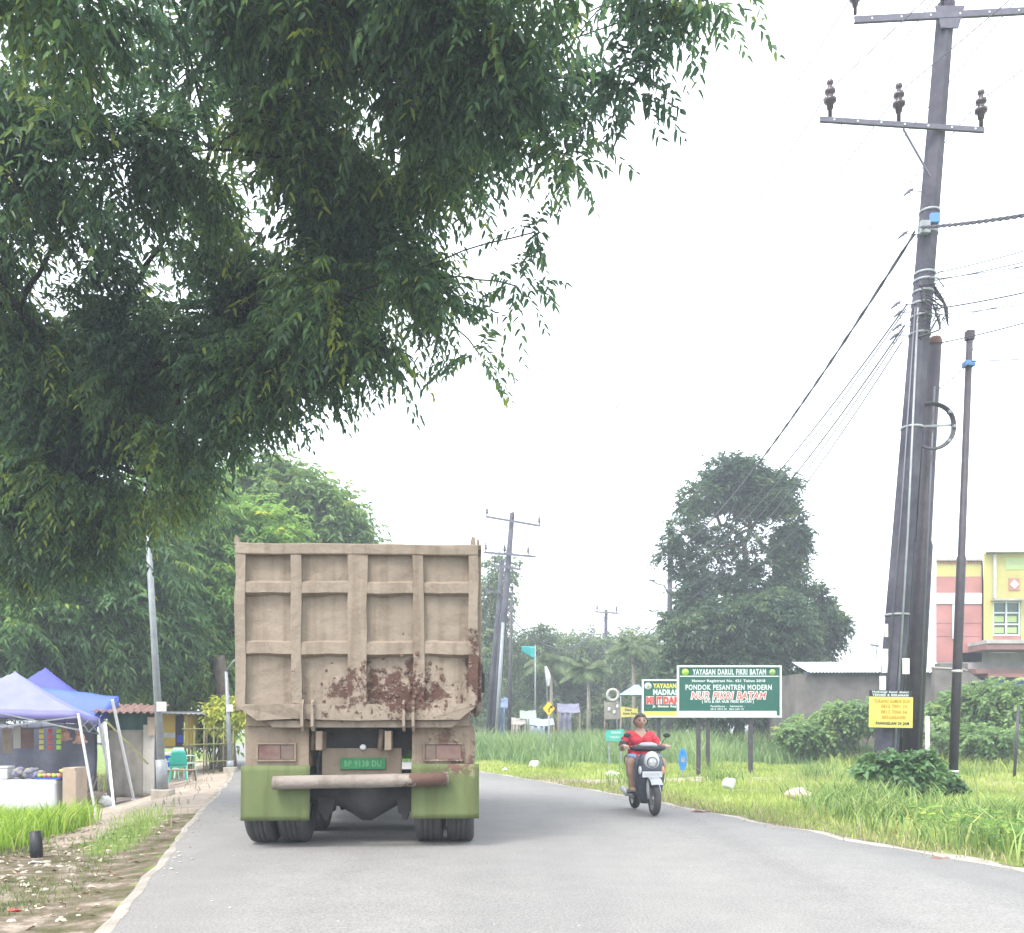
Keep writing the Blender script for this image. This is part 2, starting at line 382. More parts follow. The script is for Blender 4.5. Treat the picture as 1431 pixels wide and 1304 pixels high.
# haze
hz=MB().box(-560*2,560*2,-560*2,560*2,-3,32)
hm=bpy.data.materials.new('haze_air'); hm.use_nodes=True; nt=hm.node_tree
nt.nodes.remove(nt.nodes['Principled BSDF']); pv=nt.nodes.new('ShaderNodeVolumePrincipled'); pv.inputs['Density'].default_value=.0027; pv.inputs['Color'].default_value=(.82,.91,1,1)
nt.links.new(pv.outputs[0],nt.nodes['Material Output'].inputs['Volume'])
HAZE=hz.build('haze',hm); tag(HAZE,kind='stuff')

# ------------------------------------------------------------------ foliage engine
def nrm(a): return a/np.maximum(np.linalg.norm(a,axis=-1,keepdims=True),1e-9)
def leaves(name,C,Dv,Nv,L,W,tint,mt,parent,fold=.12,droop=.15,six=False):
    n=len(C); S=nrm(np.cross(Dv,Nv)); U=np.cross(S,Dv); L=L[:,None]; W=W[:,None]
    b=C; l=C+Dv*L*.42+S*W*.5+U*L*fold; r=C+Dv*L*.42-S*W*.5+U*L*fold; t=C+Dv*L-np.array([0,0,1.])*L*droop
    if six:
        z=np.array([0,0,1.])*L*droop; m=C+Dv*L*.5; 
        V=np.stack([b,C+Dv*L*.28-S*W*.46+U*L*fold,C+Dv*L*.66-S*W*.38+U*L*fold*.6-z*.4,t,C+Dv*L*.66+S*W*.38+U*L*fold*.6-z*.4,C+Dv*L*.28+S*W*.46+U*L*fold],1).reshape(-1,3)
        i=np.arange(n)[:,None]*6; f=np.concatenate([i,i+1,i+2,i+3,i,i+3,i+4,i+5],1).reshape(-1)
        return np_mesh(name,V,f,np.full(2*n,4),mt,parent,np.repeat(tint,2))
    V=np.stack([b,r,t,l],1).reshape(-1,3)
    i=np.arange(n)[:,None]*4
    f=np.concatenate([i,i+1,i+2,i,i+2,i+3],1).reshape(-1)
    return np_mesh(name,V,f,np.full(2*n,3),mt,parent,np.repeat(tint,2))
def branchlets(cl, n, ln, k, L, W, gravity=.5, up=.0, gap=.45, gapf=.5, shell=.45, seed=0, lt=.3, spread=.75, gapy=1.):
    """cl: list of (centre, radii, weight); n twigs in all, k leaves each -> arrays for leaves + twig paths"""
    r=np.random.default_rng(seed)
    wts=np.array([c[2]*(c[1][0]*c[1][1]*c[1][2])**.667 for c in cl]); wts/=wts.sum()
    idx=r.choice(len(cl),n,p=wts)
    ce=np.array([list(c[0]) for c in cl])[idx]; ra=np.array([list(c[1]) for c in cl])[idx]
    u=nrm(r.normal(size=(n,3))); rad=r.random(n)**shell
    O=ce+ra*u*rad[:,None]*.85
    keep=np.array([noise.noise(Vector((o[0]*gapf,o[1]*gapf*gapy,o[2]*gapf))+Vector((seed,0,0))) for o in O])+r.normal(size=n)*.1 > -gap*.55
    keep|=ra[:,0]<.42
    O=O[keep]; u=u[keep]; idx=idx[keep]; rad=rad[keep]; n=len(O)
    d=nrm(u+r.normal(size=(n,3))*.45+np.array([0,0,up])); 
    l=ln*(.6+.8*r.random(n))
    t=(np.arange(k)+.6)/k
    T=t[None,:,None]; g=np.array([0,0,-gravity])
    pos=O[:,None,:]+(d[:,None,:]*T+g*T**2)*l[:,None,None]
    tan=nrm(d[:,None,:]+2*g*T)
    side=nrm(np.cross(tan,np.array([0,0,1.])+r.normal(size=(n,1,3))*.25))
    sg=np.where(np.arange(k)%2==0,1,-1)[None,:,None]
    Dv=nrm(tan*.55+side*sg*spread+np.array([0,0,-lt])+r.normal(size=(n,k,3))*.22)
    Nv=nrm(np.array([0,0,1.])+r.normal(size=(n,k,3))*.35)
    tint=np.clip(.5+.28*np.array([noise.noise(Vector(o)*.9+Vector((5,seed,1))) for o in O])[:,None]*1.6+r.normal(size=(n,k))*.12+(r.random((n,1))<.03)*.4,0,1)
    LL=L*(.7+.6*r.random((n,k))); WW=W*(.7+.6*r.random((n,k)))
    return dict(C=pos.reshape(-1,3),D=Dv.reshape(-1,3),N=Nv.reshape(-1,3),L=LL.ravel(),W=WW.ravel(),t=tint.ravel(),O=O,end=O+(d+g)*l[:,None],mid=O+(d*.5+g*.25)*l[:,None],idx=idx)
def twig_mesh(name,paths,r0,mt,parent):
    "paths (n,m,3) -> thin three sided tapering twigs in one mesh"
    n,m,_=paths.shape; a=np.array([0,2.1,4.2]); V=np.zeros((n,m,3,3))
    rad=np.linspace(1,.35,m)[None,:,None,None]*(r0[:,None,None,None] if hasattr(r0,'__len__') else r0)
    off=np.stack([np.cos(a),np.sin(a)*.7,np.sin(a)*.7],-1)
    V=paths[:,:,None,:]+off[None,None]*rad
    i=(np.arange(n)[:,None,None]*m+np.arange(m-1)[None,:,None])*3; q=np.arange(3)[None,None,:]; q2=(q+1)%3
    f=np.stack([i+q,i+q2,i+3+q2,i+3+q],-1).reshape(-1)
    return np_mesh(name,V.reshape(-1,3),f,np.full(len(f)//4,4),mt,parent,smooth=True)
def limb_path(a,b,sag=.1,seed=0,k=6):
    a=Vector(a); b=Vector(b); L=(b-a).length; out=[]
    for j in range(k+1):
        t=j/k; p=a.lerp(b,t); p.z+=sag*L*math.sin(math.pi*t); s=math.sin(math.pi*t)*L*.06
        p+=Vector((noise.noise((t*3,seed,0)),noise.noise((t*3,seed,5)),noise.noise((t*3,seed,9))))*s*2; out.append(p)
    return out
def tree(name,label,group,base,top,r0,cl,n,k,ln,L,W,leafm,barkm,seed=1,fork=.45,limbs=True,cat='tree',twig=.006,crown='crown',six=False,limbr=.42,**kw):
    root=thing(name,label,cat,base,0,group); b=Vector(base)
    cl=[(tuple(Vector(c)-b),r,w) for c,r,w in cl]; top=Vector(top)-b
    if limbs:
        path=limb_path((0,0,-.15),top,.0,seed,8); lm=MB().tube(path,[r0*(1.25 if j==0 else 1-.55*j/8) for j in range(9)],10)
        nodes=[(path[k],0.0,r0*limbr) for k in range(max(1,int(8*fork)),9)]
        for q,(c,r,w_) in enumerate(sorted(cl,key=lambda e:(Vector(e[0])-path[8]).length)):
            s,d0,rs=min(nodes,key=lambda e:(e[0]-Vector(c)).length+.42*e[1]+(100 if (e[0]-Vector(c)).length<.05 else 0))
            L_=(Vector(c)-s).length; re_=max(.007,rs*(.78 if L_<2 else .62))
            lm.tube(limb_path(s,c,.05,seed+q,6),[rs*.92+(re_-rs*.92)*j/6 for j in range(7)],6)
            if r[0]>.42: nodes.append((Vector(c),d0+L_,re_))
            for z in range(3):
                e=Vector(c)+Vector((random.uniform(-1,1)*r[0],random.uniform(-1,1)*r[1],random.uniform(-1,1)*r[2]))*.75
                lm.tube(limb_path(c,e,.05,seed+z,3),[re_*.7,re_*.5,re_*.35,.004],5,cap=False)
        lm.build('trunk',barkm,root,fix=False)
    B=branchlets(cl,n,ln,k,L,W,seed=seed,**kw)
    leaves(crown,B['C'],B['D'],B['N'],B['L'],B['W'],B['t'],leafm,root,six=six)
    if limbs:
        m=B['idx']; ce=np.array([list(c[0]) for c in cl])[m]
        st=B['O']*.75+ce*.25
        sel=np.random.default_rng(seed).random(len(st))<.6
        twig_mesh('twigs',np.stack([st,B['O'],B['mid'],B['end']],1)[sel],twig,barkm,root)
    return root
def cl(px,py,D,rx,ry,rz,w=1): return (tuple(P(px,py,D)),(rx,ry,rz),w)
def grass(name,X,Yy,H,W,bend,mt,parent=None,tint=None,seed=0,z0=None):
    r=np.random.default_rng(seed); n=len(X); Z=gz(X,Yy) if z0 is None else z0
    a=r.random(n)*6.283; dx=np.cos(a); dy=np.sin(a); b=r.random(n)*6.283; bx=np.cos(b); by=np.sin(b)
    w=W*(.6+.8*r.random(n)); h=H*(.55+.75*r.random(n)); be=bend*h*(.3+r.random(n))
    def row(t,wf,bf): 
        cx=X+bx*be*bf; cy=Yy+by*be*bf; cz=Z+h*t
        return np.stack([cx-dx*w*wf,cy-dy*w*wf,cz],-1),np.stack([cx+dx*w*wf,cy+dy*w*wf,cz],-1)
    p0,p1=row(-.03,.5,0); q0,q1=row(.55,.42,.3); t0,_=row(.93,0,1.)
    V=np.stack([p0,p1,q1,q0,t0],1).reshape(-1,3); i=np.arange(n)[:,None]*5
    f=np.concatenate([i,i+1,i+2,i+3,i+3,i+2,i+4],1).reshape(-1); sz=np.tile([4,3],n)
    if tint is None: tint=r.random(n)
    return np_mesh(name,V,f,sz,mt,parent,np.repeat(np.clip(tint,0,1),2))

# leaf palettes
LM_over=leaf_mat('overhanging_leaves',[(0,(.024,.055,.038)),(.45,(.055,.115,.062)),(.7,(.10,.20,.07)),(1,(.26,.32,.05))],.42,.4)
LM_dark=leaf_mat('dark_leaves',[(0,(.035,.085,.04)),(.5,(.075,.165,.06)),(.8,(.14,.27,.075)),(1,(.26,.36,.07))],.42)
LM_mid=leaf_mat('mid_green_leaves',[(0,(.06,.15,.04)),(.5,(.14,.28,.065)),(.8,(.25,.40,.09)),(1,(.42,.47,.08))],.48)
LM_far=leaf_mat('far_leaves',[(0,(.045,.085,.045)),(.5,(.10,.16,.07)),(.8,(.17,.24,.09)),(1,(.28,.32,.10))],.35)
LM_fig=leaf_mat('fig_leaves',[(0,(.026,.055,.038)),(.5,(.055,.105,.055)),(.8,(.095,.16,.065)),(1,(.16,.22,.08))],.35)
LM_lime=leaf_mat('lime_leaves',[(0,(.06,.14,.02)),(.5,(.17,.32,.05)),(.85,(.36,.45,.06)),(1,(.6,.6,.08))],.4)
GM_lawn=leaf_mat('lawn_grass',[(0,(.15,.21,.055)),(.5,(.28,.36,.085)),(.85,(.40,.46,.14)),(1,(.5,.49,.24))],.25,.6)
GM_tall=leaf_mat('tall_grass',[(0,(.08,.15,.045)),(.5,(.18,.29,.08)),(.85,(.30,.41,.13)),(1,(.45,.48,.2))],.3,.55)
GM_reed=leaf_mat('reed_grass',[(0,(.07,.13,.05)),(.5,(.16,.26,.10)),(.85,(.27,.38,.15)),(1,(.45,.5,.28))],.3,.6)
GM_bright=leaf_mat('bright_grass',[(0,(.11,.22,.025)),(.5,(.25,.42,.05)),(.85,(.38,.54,.09)),(1,(.5,.55,.2))],.35,.55)
GM_dull=leaf_mat('dull_grass',[(0,(.06,.09,.03)),(.5,(.13,.18,.06)),(.85,(.2,.24,.09)),(1,(.34,.3,.17))],.25,.7)
# ------------------------------------------------------------------ trees
def over_clusters():
    rows=[(10,[(-60,1),(90,1),(240,.8),(400,1.1),(560,1.1),(650,.9),(745,.45,70),(835,.42)]),
          (130,[(-20,1),(120,.75),(270,.8),(400,1.),(530,1.1),(650,1),(745,.8),(850,.38,140)]),
          (250,[(20,1),(150,1),(300,1),(430,1),(560,1.1),(660,.8),(730,.42,215)]),
          (360,[(-30,.9),(90,.8),(230,.8),(370,1),(500,1),(555,.65,345),(640,.3,285)]),
          (460,[(30,1),(170,1),(310,.9),(440,.9),(500,.5,430),(570,.28,400)]),
          (540,[(-20,1),(110,1.1),(250,1.1),(345,.7,500),(430,.33,500)]),
          (620,[(20,1.1),(150,1.2),(250,.7,580)]),(700,[(0,1.2),(120,1.1),(215,.8,690)]),(770,[(30,1),(130,.9,760)])]
    out=[]
    for y,row in rows:
        for q in row:
            px,r=q[0],q[1]; py=q[2] if len(q)>2 else y+random.uniform(-15,15)
            D=9.6+y/770*6.2+random.uniform(-.8,1.0)
            rr=r*D/11*.95; px-=18+(px-420)*.13 if px>420 else 5; py-=28
            out.append(cl(px,py,D,rr*.95,rr*1.05,rr*.62,1.15 if px>380 or py>480 else .8))
    return out
oc=over_clusters()
for px,py,D,r in ((440,468,12.3,.75),(385,505,12.6,.7),(330,540,13,.65),(560,395,11.8,.55),(480,415,11.8,.7),(250,585,13.4,.7)): oc.append(cl(px,py,D,r,r*1.1,r*.6,1.3))
# hanging sprays at the rim
rim=[cl(915,-20,9.6,.34,.5,.12,.8),cl(1000,-8,9.6,.3,.4,.12,.8),cl(880,-10,9.8,.2,.3,.15,.5),cl(880,118,10,.3,.4,.12,1.2),cl(785,215,10.3,.3,.4,.12,1),cl(722,400,11.5,.2,.3,.1,.6),
     cl(670,495,12,.25,.3,.1,.7),cl(615,425,11.6,.3,.4,.16,.8),cl(745,325,11,.15,.3,.1,.6),cl(455,535,12.6,.3,.3,.12,.8),cl(530,490,12,.3,.4,.13,1),cl(375,555,13,.4,.5,.16,1),cl(312,582,13.5,.4,.6,.18,1)]
tree('overhanging_tree','huge dark leafy tree whose drooping boughs hang over the road and the lilac tent',None,(-11.2,14.5,gz(-11.2,14.5)),(-9.8,13.6,6.2),.36,oc+rim,
     23500,13,.48,.118,.047,LM_over,mat('dark_bark',(.035,.03,.028),.9,.4,6,bump=.6),seed=3,gravity=.42,gap=.0,gapf=1.5,gapy=.3,shell=.5,lt=.42,spread=.75,twig=.0045,six=True,limbr=.30)
LM_pale=leaf_mat('light_green_leaves',[(0,(.05,.12,.03)),(.5,(.12,.22,.06)),(.8,(.2,.33,.1)),(1,(.36,.42,.1))],.4)  # lighter green leaf colours for the tree behind the truck
# second tree behind the tents
tree('shade_tree','dark broad tree behind the tents with its crown reaching down to their roofs','trees along the left verge',(-14.6,27,-.6),(-14,27,5.5),.3,
     [cl(20,880,27,2.2,2,1.6),cl(120,850,28,2.0,2,1.6),cl(60,780,28,2.4,2,1.6),cl(200,870,30,1.8,1.8,1.9),cl(170,780,29,2,1.8,1.7),cl(150,920,28.5,1.6,1.2,.9),cl(20,930,28,1.7,1.4,.8),cl(-60,820,28,2.4,2,2),cl(95,905,28.5,1.4,1.2,.9)],
     5200,12,.8,.26,.085,LM_dark,M['bark'],seed=5,gravity=.4,gap=.8,shell=.5,lt=.35)
tree('shade_tree','deep green tree just left of the truck, between the street lamp and the truck body','trees along the left verge',tuple(onground(318,33)),tuple(P(300,860,33)),.28,
     [cl(270,720,33,1.5,1.8,1.7),cl(300,800,33,1.7,1.6,1.8),cl(255,830,32,1.5,1.5,1.6),cl(320,890,33,1.3,1.2,1.5),cl(235,690,32,1.3,1.4,1.3),cl(265,905,32,1.5,1.3,1.2),cl(360,760,34,1.6,1.5,1.6),cl(230,760,32,1.3,1.3,1.6)],
     4300,11,.8,.26,.09,LM_mid,M['bark'],seed=8,gravity=.35,gap=.9,lt=.3)
tree('shade_tree','lighter green tree rising behind the truck body with sky showing through its thin top','trees along the left verge',tuple(onground(405,42)),tuple(P(400,850,42)),.32,
     [cl(345,685,42,1.9,2,1.1),cl(405,690,42,1.9,2,1.3),cl(450,715,42,1.6,1.8,1.2),cl(390,770,42,2.6,2,1.6),cl(475,750,42,1.4,1.5,1.1),cl(490,790,42,1.5,1.5,1),cl(330,740,41,1.7,1.7,1.6),cl(375,662,42,1.,1,.4),cl(508,765,43,.5,.5,.3),cl(430,840,42,2.6,2,1.6)],
     3600,10,.9,.34,.13,LM_pale,M['bark'],seed=9,gravity=.3,gap=.75,gapf=.7,lt=.3)
# bushes behind the shack and kiosk
def bush(name,label,px,py,D,rx,rz,n,mt,seed,group=None,cat='bush',k=9,L=.2,W=.09,ln=.5,**kw):
    z=float(gz((px-CX)/F*D,D)); base=onground(px,D)
    c=P(px,py,D); cls=[((c.x+random.uniform(-.6,.6)*rx,c.y+random.uniform(-.4,.4)*rx,c.z+random.uniform(-.35,.35)*rz),(rx*random.uniform(.4,.7),rx*.6,rz*random.uniform(.45,.7)),1) for _ in range(6)]
    root=thing(name,label,cat,tuple(base),0,group); cls=[(tuple(Vector(a)-base),b,w_) for a,b,w_ in cls]
    B=branchlets(cls,n,ln,k,L,W,seed=seed,gap=.9,**kw); leaves('foliage',B['C'],B['D'],B['N'],B['L'],B['W'],B['t'],mt,root)
    st=MB()
    for c_,r_,w_ in cls: st.tube(limb_path((random.uniform(-.1,.1),random.uniform(-.1,.1),-.1),c_,.02,seed,4),[.025,.02,.016,.012,.008],5)
    st.build('stem',M['bark'],root); return root
bush('leafy_bush','bright lime green bush behind the rusty shack roof',200,960,34,1.3,.55,500,LM_lime,21,'bushes behind the stalls')
bush('leafy_bush','light green broad leaved bush above the yellow kiosk',265,950,32,1.6,1.0,800,LM_lime,22,'bushes behind the stalls',L=.28,W=.13)
bush('leafy_bush','bush with yellow leaves hanging close to the left edge of the truck',312,990,29,.42,.32,170,leaf_mat('yellow_leaves',[(0,(.16,.26,.04)),(.5,(.33,.40,.06)),(1,(.55,.54,.09))],.4),23,'bushes behind the stalls',L=.2,W=.11)
bush('leafy_bush','pale green drooping bush between the yellow kiosk and the truck',296,1010,31.5,.7,.5,240,LM_mid,24,'bushes behind the stalls')
# low brown trunk beside the truck
root=thing('bare_tree','thick brown tree trunk at the verge close to the left side of the truck','tree trunk',tuple(onground(317,31)),0)
MB().tube([(0,0,-.2),(0.02,0,.5),(-.05,0,1.2),(-.1,.05,2.3),(-.3,.1,3.6)],[.34,.28,.26,.24,.2],12).tube([(-.05,0,1.4),(.35,0,2.2),(.7,.1,3.2)],[.16,.12,.08],8).build('trunk',M['bark'],root)

# large fig on the right and the low tree beneath it
tree('fig_tree','tall dome shaped dark tree right of centre with sky showing through its middle',None,tuple(onground(1040,48)),tuple(P(1040,760,48)),.30,
     [cl(1025,665,48,1.7,2,.75,1.1),cl(1080,690,48,1.4,1.8,.95,1.1),cl(980,700,48,1.1,1.6,.85,.9),cl(1105,750,48,.8,1.6,1.4,1.2),cl(955,745,48,.9,1.4,.8,.7),cl(1000,770,48,1.1,1.2,1.4,.55),cl(1050,740,48,1.1,1.2,.9,.35),cl(965,800,48,.85,1.2,1.1,.8),
      cl(1040,815,48,1.3,1.2,1.2,.9),cl(1095,830,48,.9,1.4,1.2,1.),cl(1040,700,48,1.5,1.4,.6,.8),cl(930,770,48,.45,.6,.5,.5),cl(1075,785,48,.9,1,.8,.45),cl(975,835,48,1.2,1.2,.9,.9),cl(1105,800,48,.8,1.2,1.,.8),cl(1130,840,47,.9,1.2,.8,.9),cl(935,870,48,.5,.7,.5,.7)],
     4700,10,.55,.27,.12,LM_fig,M['bark'],seed=31,gravity=.15,gap=.36,gapf=1.2,lt=.1,fork=.5)
tree('broad_tree','low broad dense tree behind the large green signboard, in front of the dome shaped tree',None,tuple(onground(1030,44)),tuple(P(1030,960,44)),.3,
     [cl(1030,870,44,2.2,2,1.2),cl(1090,880,44,1.8,2,1.2),cl(975,890,44,1.7,1.6,1.2),cl(1030,930,44,2.4,1.8,1.1),cl(1110,940,44,1.4,1.6,1.2),cl(950,940,44,1.1,1.4,1.1),cl(1085,850,44,1.3,1.4,.8),cl(1060,985,43,2.0,1.4,.8),cl(990,990,43,1.7,1.2,.8),cl(1125,990,43,1,1,.8)],
     4300,10,.55,.24,.10,LM_fig,M['bark'],seed=33,gravity=.3,gap=1.2,lt=.3,fork=.3)
tree('round_tree','dark round headed tree peeping out right of the tall tree beside the white metal roof',None,tuple(onground(1145,50)),tuple(P(1145,900,50)),.2,
     [cl(1145,865,50,1.2,1.3,.9),cl(1165,880,50,.8,1,.9),cl(1140,915,50,.9,1,.8),cl(1120,870,50,1,1,.9)],900,10,.5,.24,.11,LM_fig,M['bark'],seed=35,gravity=.2,gap=1.0,lt=.2)
# row of thin trees far off at the centre
far=[(690,64,780,'behind the leaning poles'),(745,66,880,'behind the yellow diamond sign'),(790,68,890,'left of the small far pole'),(835,70,900,'at the small far pole'),(880,66,880,'above the far blue awning'),(915,60,900,'touching the tall dome shaped tree'),(720,72,890,'beside the leaning poles, thin topped'),(670,62,880,'half behind the truck')]
for q,(px,D,py,wh) in enumerate(far):
    h=python_h=(HY-py)/F*D
    C_=[]
    for z in range(6):
        yy=py+ (z/5)*(118 if z else 0)+random.uniform(-6,6); C_.append(cl(px+random.uniform(-26,26)*(.5+z/6),yy+14,D+random.uniform(-1.5,1.5),1.25+.12*z,1.4,.75,1))
    tree('roadside_tree','slender hazy green tree in the far row, '+wh,'trees of the far row',tuple(onground(px,D)),tuple(P(px+4,py+60,D)),.16,C_,720,10,.8,.30,.12,LM_far,M['pale_bark'],seed=50+q,gravity=.35,gap=.75,gapf=.9,lt=.35,fork=.35)
# woodland behind the row, one mass
wc=[cl(px,py+random.uniform(-8,8),82+random.uniform(-2,3),2.6,2.2,1.9) for px in range(640,960,24) for py in (915,955,995)]
B=branchlets(wc,4200,1.2,10,.42,.2,seed=77,gap=1.0,gravity=.3)
tag(leaves('far_woodland',B['C'],B['D'],B['N'],B['L'],B['W'],B['t'],LM_far,None),kind='stuff')
# palms in front of that row
def palm(px,py,D,label,n=12,fl=1.7,seed=0):
    r=random.Random(seed); b=onground(px,D); t=P(px,py,D)-b
    root=thing('palm_tree',label,'palm',tuple(b),0,'palms of the far row')
    MB().tube([(0,0,-.2),(.03,0,t.z*.5),tuple(t)],[.15,.11,.09],8).build('trunk',M['pale_bark'],root)
    C=[];Dv=[];Nv=[];L=[]; mb=MB()
    for k in range(n):
        a=k/n*6.283+r.uniform(-.2,.2); el=r.uniform(.1,1.1); pts=[]
        for j in range(9):
            u=j/8*fl; pts.append(Vector((t.x+math.cos(a)*u*math.cos(el),t.y+math.sin(a)*u*math.cos(el),t.z+u*math.sin(el)-.32*u*u)))
        mb.tube(pts,[.025-.0025*j for j in range(9)],4,cap=False)
        for j in range(26):
            f=.12+.88*j/26; i0=min(7,int(f*8)); p=pts[i0].lerp(pts[i0+1],f*8-i0); tan=(pts[i0+1]-pts[i0]).normalized(); sd=tan.cross(Vector((0,0,1))).normalized()
            for s in (-1,1):
                C.append(p); Dv.append((tan*.45+sd*s-Vector((0,0,.45))).normalized()); Nv.append((0,0,1)); L.append(.55*math.sin(math.pi*(.12+.8*f))+.1)
    mb.build('frond_ribs',M['bamboo'],root,fix=False)
    C=np.array([list(c) for c in C]);Dv=np.array([list(c) for c in Dv]);Nv=np.array(Nv,float);L=np.array(L)
    leaves('fronds',C,Dv,Nv,L,np.full(len(L),.07),RNG.random(len(L))*.5+.3,LM_far,root,fold=.02,droop=.25)
palm(822,935,56,'spreading palm in the far row left of the small far pole',seed=1)
palm(885,905,58,'spreading palm with pale trunk in the far row near the tall dark tree',seed=2,fl=1.9)
palm(770,925,60,'ragged palm in the far row above the yellow diamond sign',seed=3,fl=2.0)
LM_vine=leaf_mat('vine_leaves',[(0,(.08,.16,.06)),(.5,(.15,.26,.095)),(.8,(.23,.35,.12)),(1,(.34,.42,.15))],.42)
# vines and shrubs
for q,(px,py,D,rx,rz,n,lab) in enumerate([(1150,1008,36,1.5,.45,460,'low vine shrub below the grey wall, left of the big leaning pole'),(1200,1000,34,1.5,.65,560,'vine shrub directly behind the yellow advert sign'),
    (1120,1025,34,1.3,.4,380,'low shrub right of the big green signboard'),(1320,1000,33,1.3,.8,560,'shrub behind the thin black pole'),(1372,993,33,1.7,.95,800,'large vine mound below the pink and yellow building'),
    (1422,980,32,1.3,1.1,700,'vine mound at the right edge of the view'),(1300,1030,31,1.1,.4,360,'low shrub beside the white marker post'),(1400,1032,30,1.5,.4,380,'low creeper mound nearest the concrete slab')]):
    bush('vine_shrub',lab,px,py,D,rx,rz,n,LM_vine,70+q,'shrubs in front of the far wall','shrub',k=9,L=.17,W=.12,ln=.4,lt=.1)
b=bush('creeper_mound','round mound of dark green creeper wrapped around the feet of the big leaning poles',1256,1082,17.9,.62,.42,620,leaf_mat('creeper_leaves',[(0,(.06,.13,.06)),(.5,(.12,.24,.09)),(1,(.24,.38,.13))],.3),90,None,'creeper',k=8,L=.12,W=.11,ln=.3,lt=.1)
bush('creeper_mound','small clump of creeper leaves at the foot of the thin black pole',1333,1100,18.6,.22,.17,110,LM_dark,91,None,'creeper',k=8,L=.11,W=.1,ln=.22,lt=.1)

# ------------------------------------------------------------------ grass
def scatter(n,x0,x1,y0,y1,fn,seed,power=1.0):
    r=np.random.default_rng(seed); x=r.uniform(x0,x1,n); t=r.random(n); y=y0+(y1-y0)*t**power
    m=fn(x,y)>r.random(n); return x[m],y[m]
def nz(x,y,s,seed): return np.array([noise.noise(Vector((a*s,b*s,seed))) for a,b in zip(x,y)])
GM_straw=leaf_mat('straw_grass',[(0,(.11,.14,.05)),(.45,(.2,.23,.09)),(.75,(.33,.31,.16)),(1,(.48,.42,.27))],.25,.7)
# right hand lawn
def fR(x,y):
    d=x-road_r(y); bl=mask_blobs(x,y,side_road+[(14,23,9,.33,.95)])
    return sm(d,.15,.9)*(1-np.clip(bl*1.6,0,1))
x,y=scatter(120000,-2,27,8,40,fR,1,1.3); n_=nz(x,y,.5,2)
keep=(x/y<.62); x,y,n_=x[keep],y[keep],n_[keep]
d=x-road_r(y)
tag(grass('lawn_grass',x,y,(.085+.07*n_)*(1+.010*y)*(.6+.5*sm(d,.2,2)),.006+.0009*y,.5,GM_lawn,tint=.45+.45*n_+RNG.random(len(x))*.25,seed=2),kind='stuff')
# rough dry edging beside the right road edge
def fE(x,y): d=x-road_r(y); return np.exp(-((d-.7)/.45)**2)
x,y=scatter(48000,-1,9,8,25,fE,5); x=x+.35*nz(x,y,1.1,31); tag(grass('verge_weeds',x,y,.11,.009,.8,GM_straw,seed=6),kind='stuff')
# dry stalks among the lawn
x,y=scatter(9000,0,14,9,26,lambda x,y:sm(x-road_r(y),.3,1)*np.clip(nz(x,y,.6,44)*2.2,0,1),45); tag(grass('dry_stalks',x,y,.26,.008,.6,GM_straw,tint=.6+.4*RNG.random(len(x)),seed=46),kind='stuff')
# tall tussocks by the poles
def fT(x,y):
    d=x-road_r(y); px=CX+x/y*F
    return sm(d,.55,1.1)*(1-sm(d,3.2,5.2))*sm(px,1080,1230)*np.clip(.55+1.4*nzT(x,y),0,1)
def nzT(x,y): return nz(x,y,.9,8)
x,y=scatter(26000,4.4,12,9.5,19,fT,7); d=x-road_r(y)
tag(grass('tall_verge_grass',x,y,.34+.20*np.clip(nzT(x,y),-.5,1),.021,.75,GM_tall,seed=8),kind='stuff')
x,y=scatter(3800,5,12,9.5,14,lambda x,y:sm(x-road_r(y),.45,.9)*(1-sm(x-road_r(y),1.6,2.6))*sm(CX+x/y*F,1200,1330),17)
n=len(x); r=np.random.default_rng(3); C=np.stack([x,y,gz(x,y)+.05+.3*r.random(n)],-1)
tag(leaves('broadleaf_weeds',C,nrm(np.stack([r.normal(size=n),r.normal(size=n),.1+0*x],-1)),nrm(np.stack([r.normal(size=n)*.3,r.normal(size=n)*.3,1+0*x],-1)),.11*(.6+r.random(n)*.7),.08*(.6+r.random(n)*.7),r.random(n),LM_mid,None),kind='stuff')
# scattered clumps on the lawn
cx_=[(4.9,22.5),(7.4,23.5),(9.2,21),(3.4,27),(8.2,26),(5.7,29),(2.6,22),(11.5,25),(1.4,30)]
X=[];Yy=[]
for a,b_ in cx_: 
    n=170; X.append(RNG.normal(a,.3,n)); Yy.append(RNG.normal(b_,.25,n))
tag(grass('grass_tussocks',np.concatenate(X),np.concatenate(Yy),.42,.02,.7,GM_tall,seed=9),kind='stuff')
# reed band behind the lawn
def fB(x,y): return sm(y+x*.12,33.5,36)*np.clip(.75+nzB(x,y),0,1)
def nzB(x,y): return nz(x,y,.35,12)
x,y=scatter(44000,-5,22,33,52,fB,12,1.2); m=x/y<.42; x,y=x[m],y[m]
tag(grass('reed_grass',x,y,(1.0+.5*nzB(x,y))*(.55+.5*sm(y,34,40)),.05,.45,GM_reed,tint=.4+.5*nzB(x,y)+.3*RNG.random(len(x)),seed=13),kind='stuff')
# wild growth further right below the wall
x,y=scatter(22000,10,24,26,42,lambda x,y:sm(x/y,.30,.36)*np.clip(.6+nz(x,y,.4,3),0,1)*(1-mask_blobs(x,y,[(16.5,29.5,5,1.3,1.3)])),14)
tag(grass('wild_grass',x,y,.45,.035,.6,GM_lawn,tint=RNG.random(len(x))*.7,seed=15),kind='stuff')
